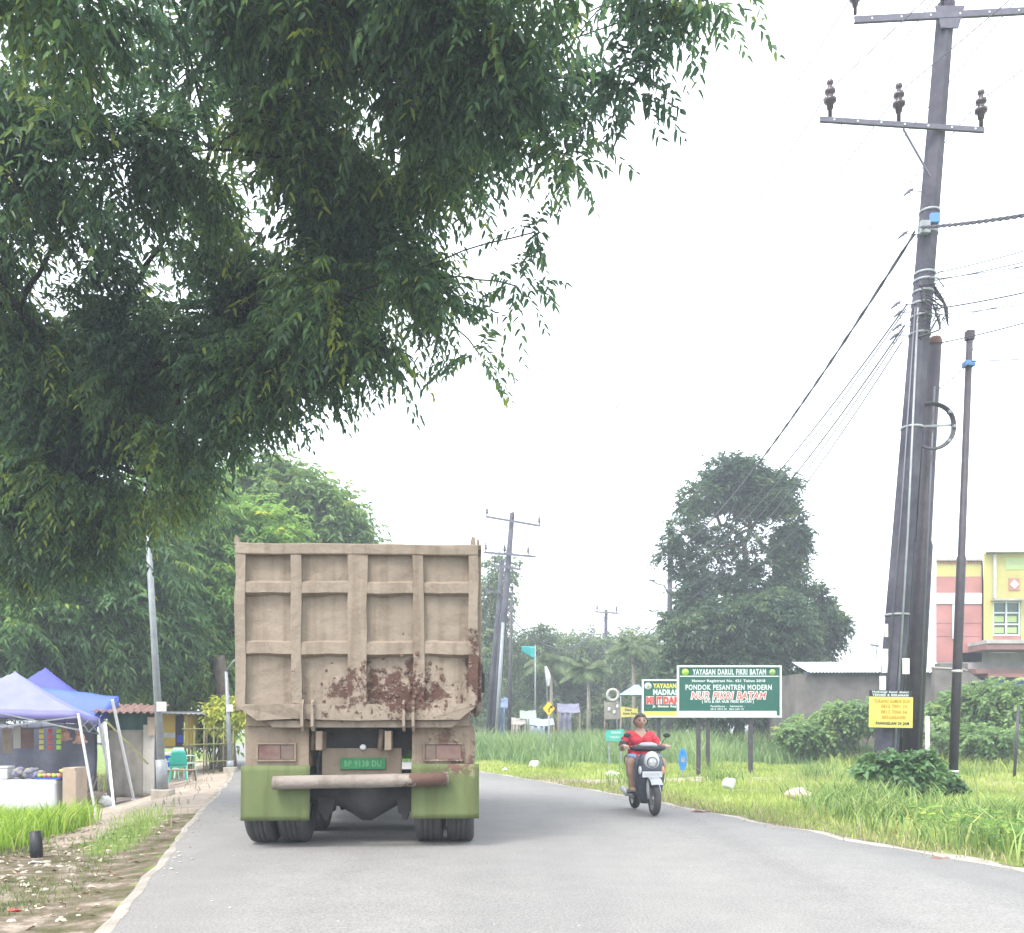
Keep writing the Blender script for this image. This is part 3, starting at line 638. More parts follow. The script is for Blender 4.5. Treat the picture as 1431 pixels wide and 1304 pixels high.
# left side: bright tall patch, low strip, dull tufts
def dL(x,y): return road_l(y)-x
x,y=scatter(56000,-12,-4,8.3,15.6,lambda x,y:sm(dL(x,y)+.3*nz(x,y,1.6,4),1.45,2.0)*sm(y,9.9,10.6)*(1-sm(y,14.2,15.4)),21)
tag(grass('bright_tall_grass',x,y,.36+.16*nz(x,y,1.1,5),.016,.65,GM_bright,seed=22),kind='stuff')
x,y=scatter(16000,-9,-3,8.2,16,lambda x,y:np.exp(-((dL(x,y)-.75)/.3)**2)*sm(y,9.2,10.5)*(1-sm(y,14.5,15.6))*np.clip(.7+nz(x,y,1.5,6),0,1),23)
tag(grass('kerbside_grass',x,y,.10+.1*sm(y,11,14),.009,.7,GM_tall,tint=.15+.5*sm(y,9,14)+.3*RNG.random(len(x)),seed=24),kind='stuff')
x,y=scatter(60000,-9,-2.6,5,11.5,lambda x,y:sm(dL(x,y),.35,.7)*np.clip(.2+2.2*nz(x,y,.8,7),0,.95),25)
tag(grass('trampled_grass',x,y,.055,.006,.9,GM_dull,seed=26),kind='stuff')
x,y=scatter(9000,-16,-6,20,45,lambda x,y:sm(dL(x,y),1.2,2.2)*sm(y,25,29)*np.clip(.6+nz(x,y,.6,7),0,1),27)
tag(grass('far_left_grass',x,y,.35,.03,.6,GM_lawn,seed=28),kind='stuff')
x,y=scatter(4000,-11,-5,15,30,lambda x,y:np.exp(-((dL(x,y)-.7)/.3)**2)*np.clip(.2+nz(x,y,.6,9),0,1),29)
tag(grass('sparse_edge_grass',x,y,.13,.014,.7,GM_dull,seed=30),kind='stuff')
# crumbs of stone and soil spilled on the asphalt edges
rg=np.random.default_rng(61); gm_=MB(); n=0
while n<260:
    yy=rg.uniform(5,24); sd=rg.random()<.5; off=abs(rg.normal(0,.32))+.02
    xx=(road_l(yy)+off) if sd else (road_r(yy)-off); s=.006+.014*rg.random()**3; w_=road_r(yy)-road_l(yy); zz_=.031+.02*min(1,off/(w_*.5))
    gm_.ell((xx,yy,zz_+s*.3),(s*1.2,s,s*.6),5,4,smooth=False); n+=1
tag(gm_.build('road_grit',M['stone'],fix=False),kind='stuff')
# pebbles and leaf litter on the left verge
r=np.random.default_rng(40); pm=MB()
n=0
while n<620:
    yy=r.uniform(5.2,15); xx=road_l(yy)-r.uniform(.25,4.5)
    if r.random()>np.exp(-((road_l(yy)-xx-1.6)/1.1)**2)+.12: continue
    s=.008+.028*r.random()**4; a=r.random()*3; z=float(gz(xx,yy))
    pm.ell((xx,yy,z+s*.1),(s*1.3,s*.9,s*.6),6,4,smooth=False,fn=lambda p,u:p+Vector((u[1]*.004,u[2]*.004,0))); n+=1
tag(pm.build('pebbles',M['stone'],fix=False),kind='stuff')
n=900; yy=r.uniform(5.2,14,n); xx=road_l(yy)-r.uniform(.2,5,n); C=np.stack([xx,yy,gz(xx,yy)+.015],-1); a=r.random(n)*6.28
tag(leaves('leaf_litter',C,np.stack([np.cos(a),np.sin(a),0*a],-1),nrm(np.stack([r.normal(size=n)*.3,r.normal(size=n)*.3,1+0*a],-1)),.03+.06*r.random(n),.018+.03*r.random(n),r.random(n),
   leaf_mat('dry_leaves',[(0,(.16,.10,.06)),(.6,(.35,.27,.17)),(1,(.66,.6,.48))],.1,.8),None),kind='stuff')
# ------------------------------------------------------------------ dump truck
def mud_mat(name, base, mud=(.115,.065,.05), level=.0, rough=.75, centre=(.45,0,1.62), rad=(1.15,6,.62), pale=(.50,.40,.30), bump=.5, edge=None):
    m,nt,b=new_mat(name)
    tcn=N(nt,'ShaderNodeTexCoord')
    mp=N(nt,'ShaderNodeMapping'); mp.vector_type='TEXTURE'; mp.inputs['Location'].default_value=centre; mp.inputs['Scale'].default_value=rad
    nt.links.new(tcn.outputs['Object'],mp.inputs['Vector'])
    ln=N(nt,'ShaderNodeVectorMath',operation='LENGTH'); nt.links.new(mp.outputs[0],ln.inputs[0])
    inv=N(nt,'ShaderNodeMapRange'); inv.inputs['From Min'].default_value=0; inv.inputs['From Max'].default_value=1.5; inv.inputs['To Min'].default_value=.22; inv.inputs['To Max'].default_value=-.25; nt.links.new(ln.outputs['Value'],inv.inputs['Value'])
    nA=noise_node(nt,4.6,12,.78); nA.inputs['Distortion'].default_value=.25
    if edge:
        mp2=N(nt,'ShaderNodeMapping'); mp2.vector_type='TEXTURE'; mp2.inputs['Location'].default_value=edge[0]; mp2.inputs['Scale'].default_value=edge[1]
        nt.links.new(tcn.outputs['Object'],mp2.inputs['Vector']); l2=N(nt,'ShaderNodeVectorMath',operation='LENGTH'); nt.links.new(mp2.outputs[0],l2.inputs[0])
        mn=N(nt,'ShaderNodeMath',operation='MINIMUM'); nt.links.new(ln.outputs['Value'],mn.inputs[0]); nt.links.new(l2.outputs['Value'],mn.inputs[1]); nt.links.new(mn.outputs[0],inv.inputs['Value'])
    ad=N(nt,'ShaderNodeMath',operation='ADD'); nt.links.new(nA.outputs['Fac'],ad.inputs[0]); nt.links.new(inv.outputs[0],ad.inputs[1])
    mk=N(nt,'ShaderNodeMapRange'); mk.inputs['From Min'].default_value=.605-level; mk.inputs['From Max'].default_value=.645-level; nt.links.new(ad.outputs[0],mk.inputs['Value'])
    nB=noise_node(nt,1.6,6,.6); rb=ramp(nt,nB.outputs['Fac'],[(.3,tuple(c*.86 for c in base)),(.55,base),(.75,tuple(min(1,c*1.12) for c in base))])
    nC=noise_node(nt,7,7,.7); pk=N(nt,'ShaderNodeMapRange'); pk.inputs['From Min'].default_value=.60-level; pk.inputs['From Max'].default_value=.72-level; 
    a2=N(nt,'ShaderNodeMath',operation='ADD'); nt.links.new(nC.outputs['Fac'],a2.inputs[0]); nt.links.new(inv.outputs[0],a2.inputs[1]); nt.links.new(a2.outputs[0],pk.inputs['Value'])
    mps=N(nt,'ShaderNodeMapping'); mps.inputs['Scale'].default_value=(9,9,.55); nt.links.new(tcn.outputs['Object'],mps.inputs['Vector']); nS=N(nt,'ShaderNodeTexNoise'); nS.inputs['Scale'].default_value=1.; nS.inputs['Detail'].default_value=6; nt.links.new(mps.outputs[0],nS.inputs['Vector'])
    rS=ramp(nt,nS.outputs['Fac'],[(.34,(.74,.70,.66)),(.5,(1,1,1)),(.7,(1.06,1.06,1.06))])
    mS=N(nt,'ShaderNodeMix',data_type='RGBA',blend_type='MULTIPLY'); mS.inputs['Factor'].default_value=.75; nt.links.new(rb.outputs['Color'],mS.inputs[6]); nt.links.new(rS.outputs['Color'],mS.inputs[7])
    nP=noise_node(nt,11,10,.8); kP=N(nt,'ShaderNodeMapRange'); kP.inputs['From Min'].default_value=.64; kP.inputs['From Max'].default_value=.70; kP.inputs['To Max'].default_value=.65; nt.links.new(nP.outputs['Fac'],kP.inputs['Value'])
    mP=N(nt,'ShaderNodeMix',data_type='RGBA'); nt.links.new(kP.outputs[0],mP.inputs['Factor']); nt.links.new(mS.outputs[2],mP.inputs[6]); mP.inputs[7].default_value=c4(tuple(.45*c for c in base))
    x1=N(nt,'ShaderNodeMix',data_type='RGBA'); nt.links.new(pk.outputs[0],x1.inputs['Factor']); nt.links.new(mP.outputs[2],x1.inputs[6]); x1.inputs[7].default_value=c4(pale)
    x2=N(nt,'ShaderNodeMix',data_type='RGBA'); nt.links.new(mk.outputs[0],x2.inputs['Factor']); nt.links.new(x1.outputs[2],x2.inputs[6]); x2.inputs[7].default_value=c4(mud)
    nt.links.new(x2.outputs[2],b.inputs['Base Color']); b.inputs['Roughness'].default_value=rough; b.inputs['Specular IOR Level'].default_value=.25
    hh=N(nt,'ShaderNodeMath',operation='MULTIPLY_ADD'); nt.links.new(mk.outputs[0],hh.inputs[0]); hh.inputs[1].default_value=-.9; 
    nD=noise_node(nt,14,5); nt.links.new(nD.outputs['Fac'],hh.inputs[2])
    bp=N(nt,'ShaderNodeBump'); bp.inputs['Strength'].default_value=bump; bp.inputs['Distance'].default_value=.03; nt.links.new(hh.outputs[0],bp.inputs['Height']); nt.links.new(bp.outputs['Normal'],b.inputs['Normal'])
    return m
TAN=(.245,.203,.158)
T_body=mud_mat('muddy_tan_paint',TAN,mud=(.085,.045,.034),pale=(.31,.25,.20),level=.0,centre=(.38,0,1.60),rad=(1.55,6,.55),edge=((1.2,0,1.8),(.26,6,.95)))
T_low=mud_mat('dusty_tan_paint',(.225,.18,.135),pale=(.31,.25,.19),level=-.02,centre=(1.0,0,.95),rad=(.8,6,.5))
T_flap=mud_mat('olive_green_flap',(.115,.145,.058),level=-.06,centre=(1.0,0,.85),rad=(.6,6,.4),pale=(.24,.25,.14),bump=.2)
T_dark=mat('chassis_black',(.035,.038,.042),.8,.4,5,bump=.3,c2=(.06,.055,.05))
T_bar=mud_mat('dirty_bumper_pipe',(.24,.21,.185),pale=(.3,.26,.22),level=.03,centre=(.7,0,.7),rad=(.5,3,.4))
T_lens=mat('dusty_red_lens',(.10,.04,.04),.5,.5,9,bump=.1,c2=(.17,.11,.09))
T_lens2=mat('dusty_amber_lens',(.17,.125,.10),.5,.3,9,bump=.1)
T_plate=mat('number_plate_green',(.02,.17,.06),.5,.3,14,bump=0)
T_ink=mat('plate_figures',(.10,.30,.14),.6,.2,9,bump=0)
truck=thing('dump_truck','muddy tan tipper truck with green rear flaps driving away in the left lane','truck',(-1.572,9.87,.045),math.radians(2.5))
def tz(py): return HC-.045+(HY-py)/136.8
def tx(px): return (px-500.5)/136.8
cols=[(-1.122,-.662),(-.559,-.099),(.099,.559),(.669,1.129)]
rowz=[(2.988,2.703),(2.571,2.096),(1.95,1.475)]
tg=MB()
# upright ribs, slightly dented
def dent(b, amp=.012, s=1):
    b.v=[(x+amp*noise.noise(Vector((x*3,z*3,s))), y+amp*1.3*noise.noise(Vector((x*2.2,z*2.2,s+7))), z+amp*noise.noise(Vector((x*3,z*3,s+3)))) for x,y,z in b.v]; return b
def segbox(b,x0,x1,y0,y1,z0,z1,n,ax,bev=.008):
    for k in range(n):
        if ax=='z': b.box(x0,x1,y0,y1,z0+(z1-z0)*k/n,z0+(z1-z0)*(k+1)/n)
        else: b.box(x0+(x1-x0)*k/n,x0+(x1-x0)*(k+1)/n,y0,y1,z0,z1)
xs_=[(-1.222,-1.122),(-.662,-.559),(-.099,.099),(.559,.669),(1.129,1.224)]
for a,b_ in xs_: tg.prism([(a,1.475),(b_,1.475),(b_,2.988),(a,2.988)],-.075,.02)
for i_,(a,b_) in enumerate(cols):
    for z0,z1 in ((2.571,2.703),(1.95,2.096)):
        tg.add([(a,-.066,z1),(b_,-.066,z1),(b_,-.07,z0+.03),(a,-.07,z0+.03),(b_,0,z0),(a,0,z0),(a,0,z1+.03),(b_,0,z1+.03)],[(0,1,2,3),(3,2,4,5),(6,7,1,0)])
tg.box(-1.225,1.226,-.08,.022,2.988,3.10,.012)
tg.prism([(-1.2,1.475),(-1.19,1.45),(-1.0,1.31),(1.03,1.31),(1.205,1.45),(1.21,1.475)],-.085,.02)
t_=tg.build('tailgate',T_body,truck)
bm=bmesh.new(); bm.from_mesh(t_.data); bmesh.ops.subdivide_edges(bm,edges=[e for e in bm.edges if e.calc_length()>.3],cuts=5,use_grid_fill=True)
for v in bm.verts:
    q=v.co; a=.03*noise.noise(Vector((q.x*2.3,q.z*2.3,1)))+.012*noise.noise(Vector((q.x*8,q.z*8,2))); v.co=q+Vector((a*.5,a,.6*a))
bm.to_mesh(t_.data); bm.free()
# recessed sheets behind the ribs
sh=MB(); nxx,nzz=60,44; vs=[];fs=[]
for j in range(nzz+1):
    for i_ in range(nxx+1):
        x=-1.13+2.265*i_/nxx; z=1.46+1.54*j/nzz
        vs.append((x,-.005+.022*noise.noise(Vector((x*2.6,z*2.6,4)))+.012*noise.noise(Vector((x*9,z*9,4))),z))
for j in range(nzz):
    for i_ in range(nxx): fs.append((j*(nxx+1)+i_,j*(nxx+1)+i_+1,(j+1)*(nxx+1)+i_+1,(j+1)*(nxx+1)+i_))
sh.add(vs,fs,True).build('tailgate_sheet',T_body,truck)
# caked earth lumps on the tailgate
lump=MB(); rr=random.Random(4)
for k in range(110):
    x=rr.gauss(.45,.38); z=rr.gauss(1.6,.17)
    if not(-1.1<x<1.18 and 1.32<z<2.2): continue
    s=rr.uniform(.006,.019); inside=any(a<x<b_ for a,b_ in cols) and any(z1<z<z0 for z0,z1 in rowz)
    y=-.01 if inside else -.078
    lump.ell((x,y,z),(s*1.2,s*.5,s*rr.uniform(.7,1.6)),7,5,fn=lambda p,u:p+Vector((noise.noise(p*20),0,noise.noise(p*20+Vector((9,9,9)))))*.012)
tag(lump.build('caked_mud',mat('caked_red_mud',(.15,.09,.07),.95,.5,12,bump=.5,c2=(.10,.055,.04)),truck),kind='stuff')
# hinge fins
for px in (425.5,439.5,565,578):
    x=tx(px); z=tz(1022); b=MB().prism([(.10,0),(0,0),(-.05,.05),(-.05,.27),(0,.32),(.012,.3)],-.014,.014)
    b.v=[(x+p[1],-.088+p[0],z+p[2]) for p in b.v]; b.build('hinge_fin',T_body,truck)
MB().prism([(-.93,1.305),(-.86,1.235),(.96,1.235),(1.04,1.305)],-.03,.12).build('rear_beam',T_body,truck)
# corner pegs
for px,py,w_ in ((334,750,.05),(661,749,.06),(668,752,.035)):
    x=tx(px); MB().prism([(x-w_/2,3.09),(x+w_/2,3.09),(x+w_/2*.8,tz(py+3)),(x-.01,tz(py)),(x-w_/2*.9,tz(py+8))],-.05,.03).build('corner_peg',T_body,truck)
pb=MB()
for px,h in ((619,.09),(634,.14),(639,.06)): pb.box(tx(px)-.018,tx(px)+.018,2.4,2.43,3.0,3.12+h)
pb.build('front_rail_posts',T_low,truck)
# dump body: sides, floor, front wall
for s,nm in ((-1,'a'),(1,'b')):
    sb=MB(); x=1.15*s
    sb.box(min(x,x+.05*s),max(x,x+.05*s),.03,5.1,1.45,3.06)
    for k in range(9):
        y=.1+k*.6; sb.box(min(x+.052*s,x+.11*s),max(x+.052*s,x+.11*s),y,y+.12,1.4,3.0,.01)
    sb.box(min(x-.02*s,x+.112*s),max(x-.02*s,x+.112*s),.03,5.1,3.062,3.12,.01)
    sb.build('side_wall',T_body,truck)
MB().box(-1.14,1.14,.03,5.1,1.25,1.44).build('body_floor',T_low,truck)
MB().box(-1.14,1.14,5.0,5.09,1.45,3.25).box(-1.1,1.1,5.1,5.9,3.2,3.26,.01).build('front_wall',T_body,truck)
# lower rear panels, flaps, lamps
MB().prism([(-1.15,.83),(-.51,.83),(-.51,1.30),(-1.03,1.30),(-1.07,1.35),(-1.13,1.30),(-1.155,1.22)],.06,.5).build('rear_panel',T_low,truck)
MB().prism([(.545,.83),(1.19,.83),(1.195,1.2),(1.13,1.32),(.98,1.30),(.545,1.30)],.06,.5).build('rear_panel',T_low,truck)
def flap(x0,x1,z0,z1,s):
    vs=[];fs=[];n=10
    for j in range(n+1):
        for i_ in range(n+1):
            x=x0+(x1-x0)*i_/n; z=z0+(z1-z0)*j/n; vs.append((x,.035+.018*noise.noise(Vector((x*3,z*3,s)))-.03*(1-j/n),z))
    m=len(vs); vs+= [(a,b_+.012,c) for a,b_,c in vs]
    for j in range(n):
        for i_ in range(n):
            q=j*(n+1)+i_; fs+= [(q,q+1,q+n+2,q+n+1),(m+q,m+q+n+1,m+q+n+2,m+q+1)]
    for i_ in range(n):
        fs+= [(i_,m+i_,m+i_+1,i_+1),(n*(n+1)+i_,n*(n+1)+i_+1,m+n*(n+1)+i_+1,m+n*(n+1)+i_)]
        fs+= [(i_*(n+1),(i_+1)*(n+1),m+(i_+1)*(n+1),m+i_*(n+1)),(i_*(n+1)+n,m+i_*(n+1)+n,m+(i_+1)*(n+1)+n,(i_+1)*(n+1)+n)]
    return MB().add(vs,fs,True).build('mud_flap',T_flap,truck)
flap(-1.19,-.495,.285,.845,1); flap(.54,1.235,.30,.86,5)
for x0,x1 in ((-1.02,-.655),(.68,1.055)):
    fr=MB(); z0,z1=.905,1.06; y=.035
    fr.box(x0-.02,x1+.02,y,.058,z1,z1+.018,.003).box(x0-.02,x1+.02,y,.058,z0-.018,z0,.003).box(x0-.02,x0,y,.058,z0,z1,.003).box(x1,x1+.02,y,.058,z0,z1,.003)
    lamp=fr.build('tail_light',T_low,truck); k=x0+(x1-x0)*.62
    if x0<0: MB().box(x0+.003,k-.003,.046,.057,z0+.003,z1-.003,.004).build('red_lens',T_lens,lamp); MB().box(k+.003,x1-.003,.046,.057,z0+.003,z1-.003,.004).build('amber_lens',T_lens2,lamp)
    else:
        k=x0+(x1-x0)*.3; MB().box(k+.003,x1-.003,.046,.057,z0+.003,z1-.003,.004).build('red_lens',T_lens,lamp); MB().box(x0+.003,k-.003,.046,.057,z0+.003,z1-.003,.004).build('amber_lens',T_lens2,lamp)
# centre plate, number plate, lamp, bumper pipe
MB().box(-.40,.43,.20,.24,.74,1.02,.01).build('centre_plate',T_low,truck)
MB().box(-.50,.54,.3,.4,1.0,1.245).build('rear_crossmember',T_dark,truck)
pl=MB().box(-.205,.265,.165,.185,.80,.92,.004).build('number_plate',T_plate,truck)
# worn characters on the plate
def text_obj(name,s,size,mt,parent,loc,width=None,ext=.002,bold=.0,align='CENTER',shear=0,rot=(math.radians(90),0,0),height=None):
    cu=bpy.data.curves.new(name,'FONT'); cu.body=s; cu.size=size; cu.extrude=ext; cu.offset=bold; cu.align_x=align; cu.align_y='CENTER'; cu.shear=shear; cu.resolution_u=3; cu.space_character=1.13; cu.space_word=1.1
    o=bpy.data.objects.new('t',cu); COL.objects.link(o)
    cu.offset=0; me=bpy.data.meshes.new_from_object(o.evaluated_get(bpy.context.evaluated_depsgraph_get())); bb0=([v.co.x for v in me.vertices],[v.co.y for v in me.vertices]); bpy.data.meshes.remove(me); cu.offset=bold; dg=bpy.context.evaluated_depsgraph_get(); me=bpy.data.meshes.new_from_object(o.evaluated_get(dg)); me.name=name
    bpy.data.objects.remove(o); bpy.data.curves.remove(cu)
    if len(me.vertices):
        xs,ys=bb0; wd=max(xs)-min(xs); ht=max(ys)-min(ys); mx=(max(xs)+min(xs))/2; my=(max(ys)+min(ys))/2
        k=width/wd if width else 1; kh=height/ht if height else 1
        for v in me.vertices: v.co.x=(v.co.x-(mx if align=='CENTER' else min(xs)))*k; v.co.y=(v.co.y-my)*kh
        me.transform(Matrix.Rotation(rot[0],4,'X'))
        me.transform(Matrix.Translation(loc))
    me.materials.clear(); me.materials.append(mt)
    o=bpy.data.objects.new(name,me); COL.objects.link(o)
    if parent: o.parent=parent
    return o
text_obj('plate_characters','BP 9138 DU',.1,T_ink,pl,(.03,.162,.86),width=.38,bold=.003,height=.06)
MB().ell((.03,.17,1.03),(.035,.02,.03),12,8).build('reverse_lamp',M['white'],truck)
pts=[(-.845,-.07,.675),(-.4,-.075,.685),(.1,-.075,.69),(.5,-.07,.70),(.925,-.06,.715)]
MB().tube(pts,[.07]*5,14).build('bumper_pipe',T_bar,truck)
for x in (-.36,.40): MB().box(x-.05,x+.05,-.02,.3,.64,.74,.01).build('bumper_bracket',T_low,truck)
for x in (-.34,.36):
    MB().box(x-.045,x+.045,.28,4.8,.92,1.18,.01).build('chassis_rail',T_dark,truck)
    MB().box(x-.09,x-.02,-.02,.28,1.0,1.2,.01).tube([(x-.15,.15,1.0),(x-.13,.15,1.22)],.03,8).build('spring_shackle',T_low,truck)
MB().prism([(-.47,.78),(-.47,.46),(-.42,.44),(.5,.44),(.53,.5),(.53,.78)],.62,.66).build('suspension_crossplate',T_dark,truck)
# axles
for ay in (.66,1.98):
    ax=MB().lathe([(.0,-.62),(.09,-.62),(.10,-.45),(.12,-.3),(.2,-.16),(.275,-.05),(.28,.05),(.2,.18),(.12,.32),(.10,.45),(.09,.62),(0,.62)],(.02,ay,.50),'X',20)
    for x in (-.4,.44):
        ax.prism([(x-.09,.48),(x-.07,.32),(x-.035,.30),(x-.02,.24),(x+.02,.24),(x+.035,.31),(x+.07,.33),(x+.09,.48)],ay-.15,ay+.1)
    ax.build('rear_axle',T_dark,truck)
def tyre(cx,cy,w_,r,front=False):
    pr=[(r*.55,-w_*.42),(r*.75,-w_*.5),(r*.92,-w_*.5),(r*.985,-w_*.42),(r,-w_*.36)]
    for k in range(4):
        x=-w_*.36+w_*.72*(k+.5)/4; 
        if k: pr += [(r,x-w_*.11),(r*.975,x-w_*.1),(r*.975,x-w_*.075),(r,x-w_*.07)]
    pr += [(r,w_*.36),(r*.985,w_*.42),(r*.92,w_*.5),(r*.75,w_*.5),(r*.55,w_*.42)]
    wh=MB().lathe(pr,(cx,cy,r),'X',36).build('wheel',M['tyre'],truck)
    MB().lathe([(r*.56,-w_*.4),(r*.5,-w_*.2),(r*.2,-w_*.15),(.02,-w_*.18),(.02,w_*.1),(r*.25,w_*.1),(r*.45,w_*.15),(r*.55,w_*.38)],(cx,cy,r),'X',24).build('rim',M['rim'],wh)
for ay in (.66,1.98):
    for x in (-1.07,-.73,.70,1.04): tyre(x,ay,.29,.50)
for x in (-.98,.98): tyre(x,6.1,.3,.5)
# cab ahead
cab=MB().prism([(-1.12,.75),(1.12,.75),(1.14,1.6),(1.1,2.55),(.95,2.68),(-.95,2.68),(-1.1,2.55),(-1.14,1.6)],5.25,6.95).build('cab',mat('cab_green',(.16,.30,.06),.4,.15,2,bump=0),truck)
MB().box(-.95,.95,6.952,6.97,1.75,2.45,.01).build('windscreen',M['glass'],cab); MB().box(-.8,.8,5.225,5.248,1.8,2.35,.01).build('window',M['glass'],cab)
for s in (-1,1):
    MB().box(min(1.13*s,1.16*s),max(1.13*s,1.16*s),5.6,6.7,1.7,2.4,.01).build('window',M['glass'],cab)
    MB().tube([(1.1*s,6.9,2.3),(1.35*s,7.0,2.35),(1.38*s,7.0,1.9)],.015,6).box(1.3*s-.08,1.3*s+.1,6.98,7.02,1.85,2.2,.01).build('mirror',M['black'],cab)
for s in (-1,1): MB().box(min(.42*s,1.0*s),max(.42*s,1.0*s),3.0,4.4,.55,.95,.03).build('fuel_tank',T_dark,truck)
# ------------------------------------------------------------------ motor scooter with rider
S_grey=mat('scooter_grey_paint',(.075,.085,.11),.3,.15,4,bump=0)
S_dark=mat('scooter_dark_trim',(.03,.034,.042),.45,.2,4,bump=0)
S_silver=mat('scooter_silver',(.36,.385,.41),.35,.12,5,bump=0,metal=.1)
S_white=mat('scooter_white',(.58,.60,.62),.35,.06,5,bump=0)
S_lens=mat('scooter_lens',(.45,.47,.5),.15,.3,30,bump=0)
S_orange=mat('scooter_orange_lens',(.7,.35,.2),.3,.2,9,bump=0)
scz=.045
scooter=thing('motor_scooter','dark grey scooter with a white front panel, ridden towards the viewer along the right edge','scooter',(1.94,14.19,scz),math.radians(185.5))
def lo(b,rings,**k): return b.loft([ring(*r) for r in rings],**k)
def sc_wheel(y,w_,nm='wheel'):
    wh=MB(); r=.235; pr=[(r*.68,-w_*.4),(r*.8,-w_*.5),(r*.92,-w_*.42),(r*.98,-w_*.22),(r,0),(r*.98,w_*.22),(r*.92,w_*.42),(r*.8,w_*.5),(r*.68,w_*.4)]
    wh.lathe(pr,(0,y,r),'X',32); o=wh.build(nm,M['tyre'],scooter)
    rm=MB().lathe([(r*.7,-w_*.38),(r*.6,-w_*.3),(r*.6,w_*.3),(r*.7,w_*.38)],(0,y,r),'X',28)
    for k in range(5):
        a=k*1.2566; rm.bar((0,y+math.cos(a)*.03,r+math.sin(a)*.03),(0,y+math.cos(a)*r*.62,r+math.sin(a)*r*.62),.03,.035)
    rm.lathe([(0,-.05),(.04,-.05),(.045,0),(.04,.05),(0,.05)],(0,y,r),'X',16); rm.build('rim',M['rim'],o); return o
sc_wheel(.63,.10); sc_wheel(-.62,.11)
for s in (-1,1): MB().tube([(.078*s,.63,.235),(.078*s,.59,.36),(.06*s,.50,.50)],[.024,.03,.022],10).build('front_fork',S_silver,scooter)
# mudguard arched over the front wheel
mg=MB(); vs=[];fs=[]
for j in range(9):
    a=math.radians(42+j*11)
    for i_ in range(7):
        b_=math.radians(-75+25*i_); r=.258+.02*math.cos(b_)
        vs.append((.085*math.sin(b_),.60+r*math.cos(a)*1.02,.25+r*math.sin(a)*1.05))
for j in range(8):
    for i_ in range(6): fs.append((j*7+i_,j*7+i_+1,j*7+i_+8,j*7+i_+7))
mg.add(vs,fs,True).build('front_fender',S_silver,scooter)
# front apron
fa=MB(); lo(fa,[(0,.30,.15,.12,.05),(0,.335,.22,.165,.055),(0,.345,.40,.185,.06),(0,.385,.52,.19,.09),(0,.385,.62,.19,.115),(0,.37,.70,.185,.12),(0,.35,.78,.17,.115),(0,.32,.86,.12,.08)])
fa.build('front_apron',S_grey,scooter)
for s in (-1,1): MB().loft([ring(.165*s,.30,.30,.02,.05,12),ring(.195*s,.31,.5,.022,.06,12),ring(.20*s,.32,.68,.02,.06,12),ring(.165*s,.30,.82,.018,.05,12)]).build('leg_shield',S_grey,scooter)
# white oval carrying the lamp
fp=MB(); vs=[]; 
fp.ell((0,.465,.765),(.112,.05,.135),22,12); panel=fp.build('front_panel',S_white,scooter)
hl=MB().lathe([(.0,.0),(.07,.0),(.078,.018),(.07,.03)],(0,.49,.745),'Y',24).build('headlight',S_dark,scooter)
for s in (-1,1): MB().ell((.032*s,.505,.75),(.028,.018,.036),12,8).build('lamp_lens',S_white,hl)
MB().ell((0,.505,.70),(.035,.012,.014),10,6).build('lamp_lens',S_lens,hl)
pl=MB().box(-.145,.145,.50,.508,.53,.615,.004).build('number_plate',S_white,scooter); pl.rotation_euler=(0,0,0)
text_obj('plate_characters','BP 2746 QI',.05,mat('plate_grey_ink',(.45,.47,.5),.6,.1,4,bump=0),pl,(0,.5112,.572),width=.2,height=.03).scale=(1,1,1)
for s in (-1,1): MB().ell((.165*s,.45,.63),(.026,.03,.06),12,8).build('indicator',S_orange if s<0 else S_white,scooter)
dg_=MB().box(-.06,.06,.47,.485,.50,.54,.004).build('lower_grille',S_dark,scooter)
# handlebar cowl
hb=MB(); hb.loft([ring(0,.22,.895,.20,.07,20),ring(0,.23,.93,.27,.085,20),ring(0,.22,.965,.25,.075,20),ring(0,.21,.995,.14,.055,20)]); hb.build('handlebar_cowl',S_dark,scooter)
MB().loft([ring(0,.245,.965,.15,.065,16),ring(0,.24,1.0,.13,.06,16),ring(0,.22,1.025,.07,.04,16)]).build('instrument_cover',S_silver,scooter)
for s in (-1,1):
    MB().tube([(.22*s,.20,.94),(.35*s,.155,.945)],[.018,.017],10).build('handlebar_grip',S_dark,scooter)
    MB().tube([(.22*s,.235,.935),(.29*s,.235,.935),(.345*s,.2,.925)],.006,6).build('brake_lever',S_silver,scooter)
for s in (-1,1):
    mi=MB().tube([(.2*s,.2,.98),(.25*s,.19,1.06),(.285*s,.19,1.10)],.006,6); mi.ell((.29*s,.19,1.125),(.055,.016,.036),14,8); mi.build('mirror',S_dark,scooter)
# floor, seat, tail
fl=MB(); fl.box(-.15,.15,-.14,.34,.27,.32,.015); fl.build('footboard',S_dark,scooter)
sb=MB(); sb.loft([[(x,y,z) for x,z in [(w_*math.cos(t),c+h*math.sin(t)) for t in [k*math.pi/8 for k in range(16)]]] for y,w_,c,h in ((-.12,.12,.45,.16),(-.3,.155,.5,.2),(-.55,.15,.56,.17),(-.8,.10,.64,.10),(-.93,.05,.69,.04))]); sb.build('tail_body',S_grey,scooter)
st=MB(); st.loft([[(w_*math.cos(t),y,c+h*math.sin(t)) for t in [k*math.pi/8 for k in range(16)]] for y,w_,c,h in ((-.06,.09,.675,.03),(-.2,.125,.69,.045),(-.42,.135,.70,.05),(-.62,.13,.735,.045),(-.82,.08,.74,.03))]); st.build('seat',M['black'],scooter)
en=MB(); en.box(-.09,.1,-.62,-.22,.24,.42,.03).tube([(.12,-.62,.235),(.12,-.3,.3)],.05,10); en.build('engine',M['rim'],scooter)
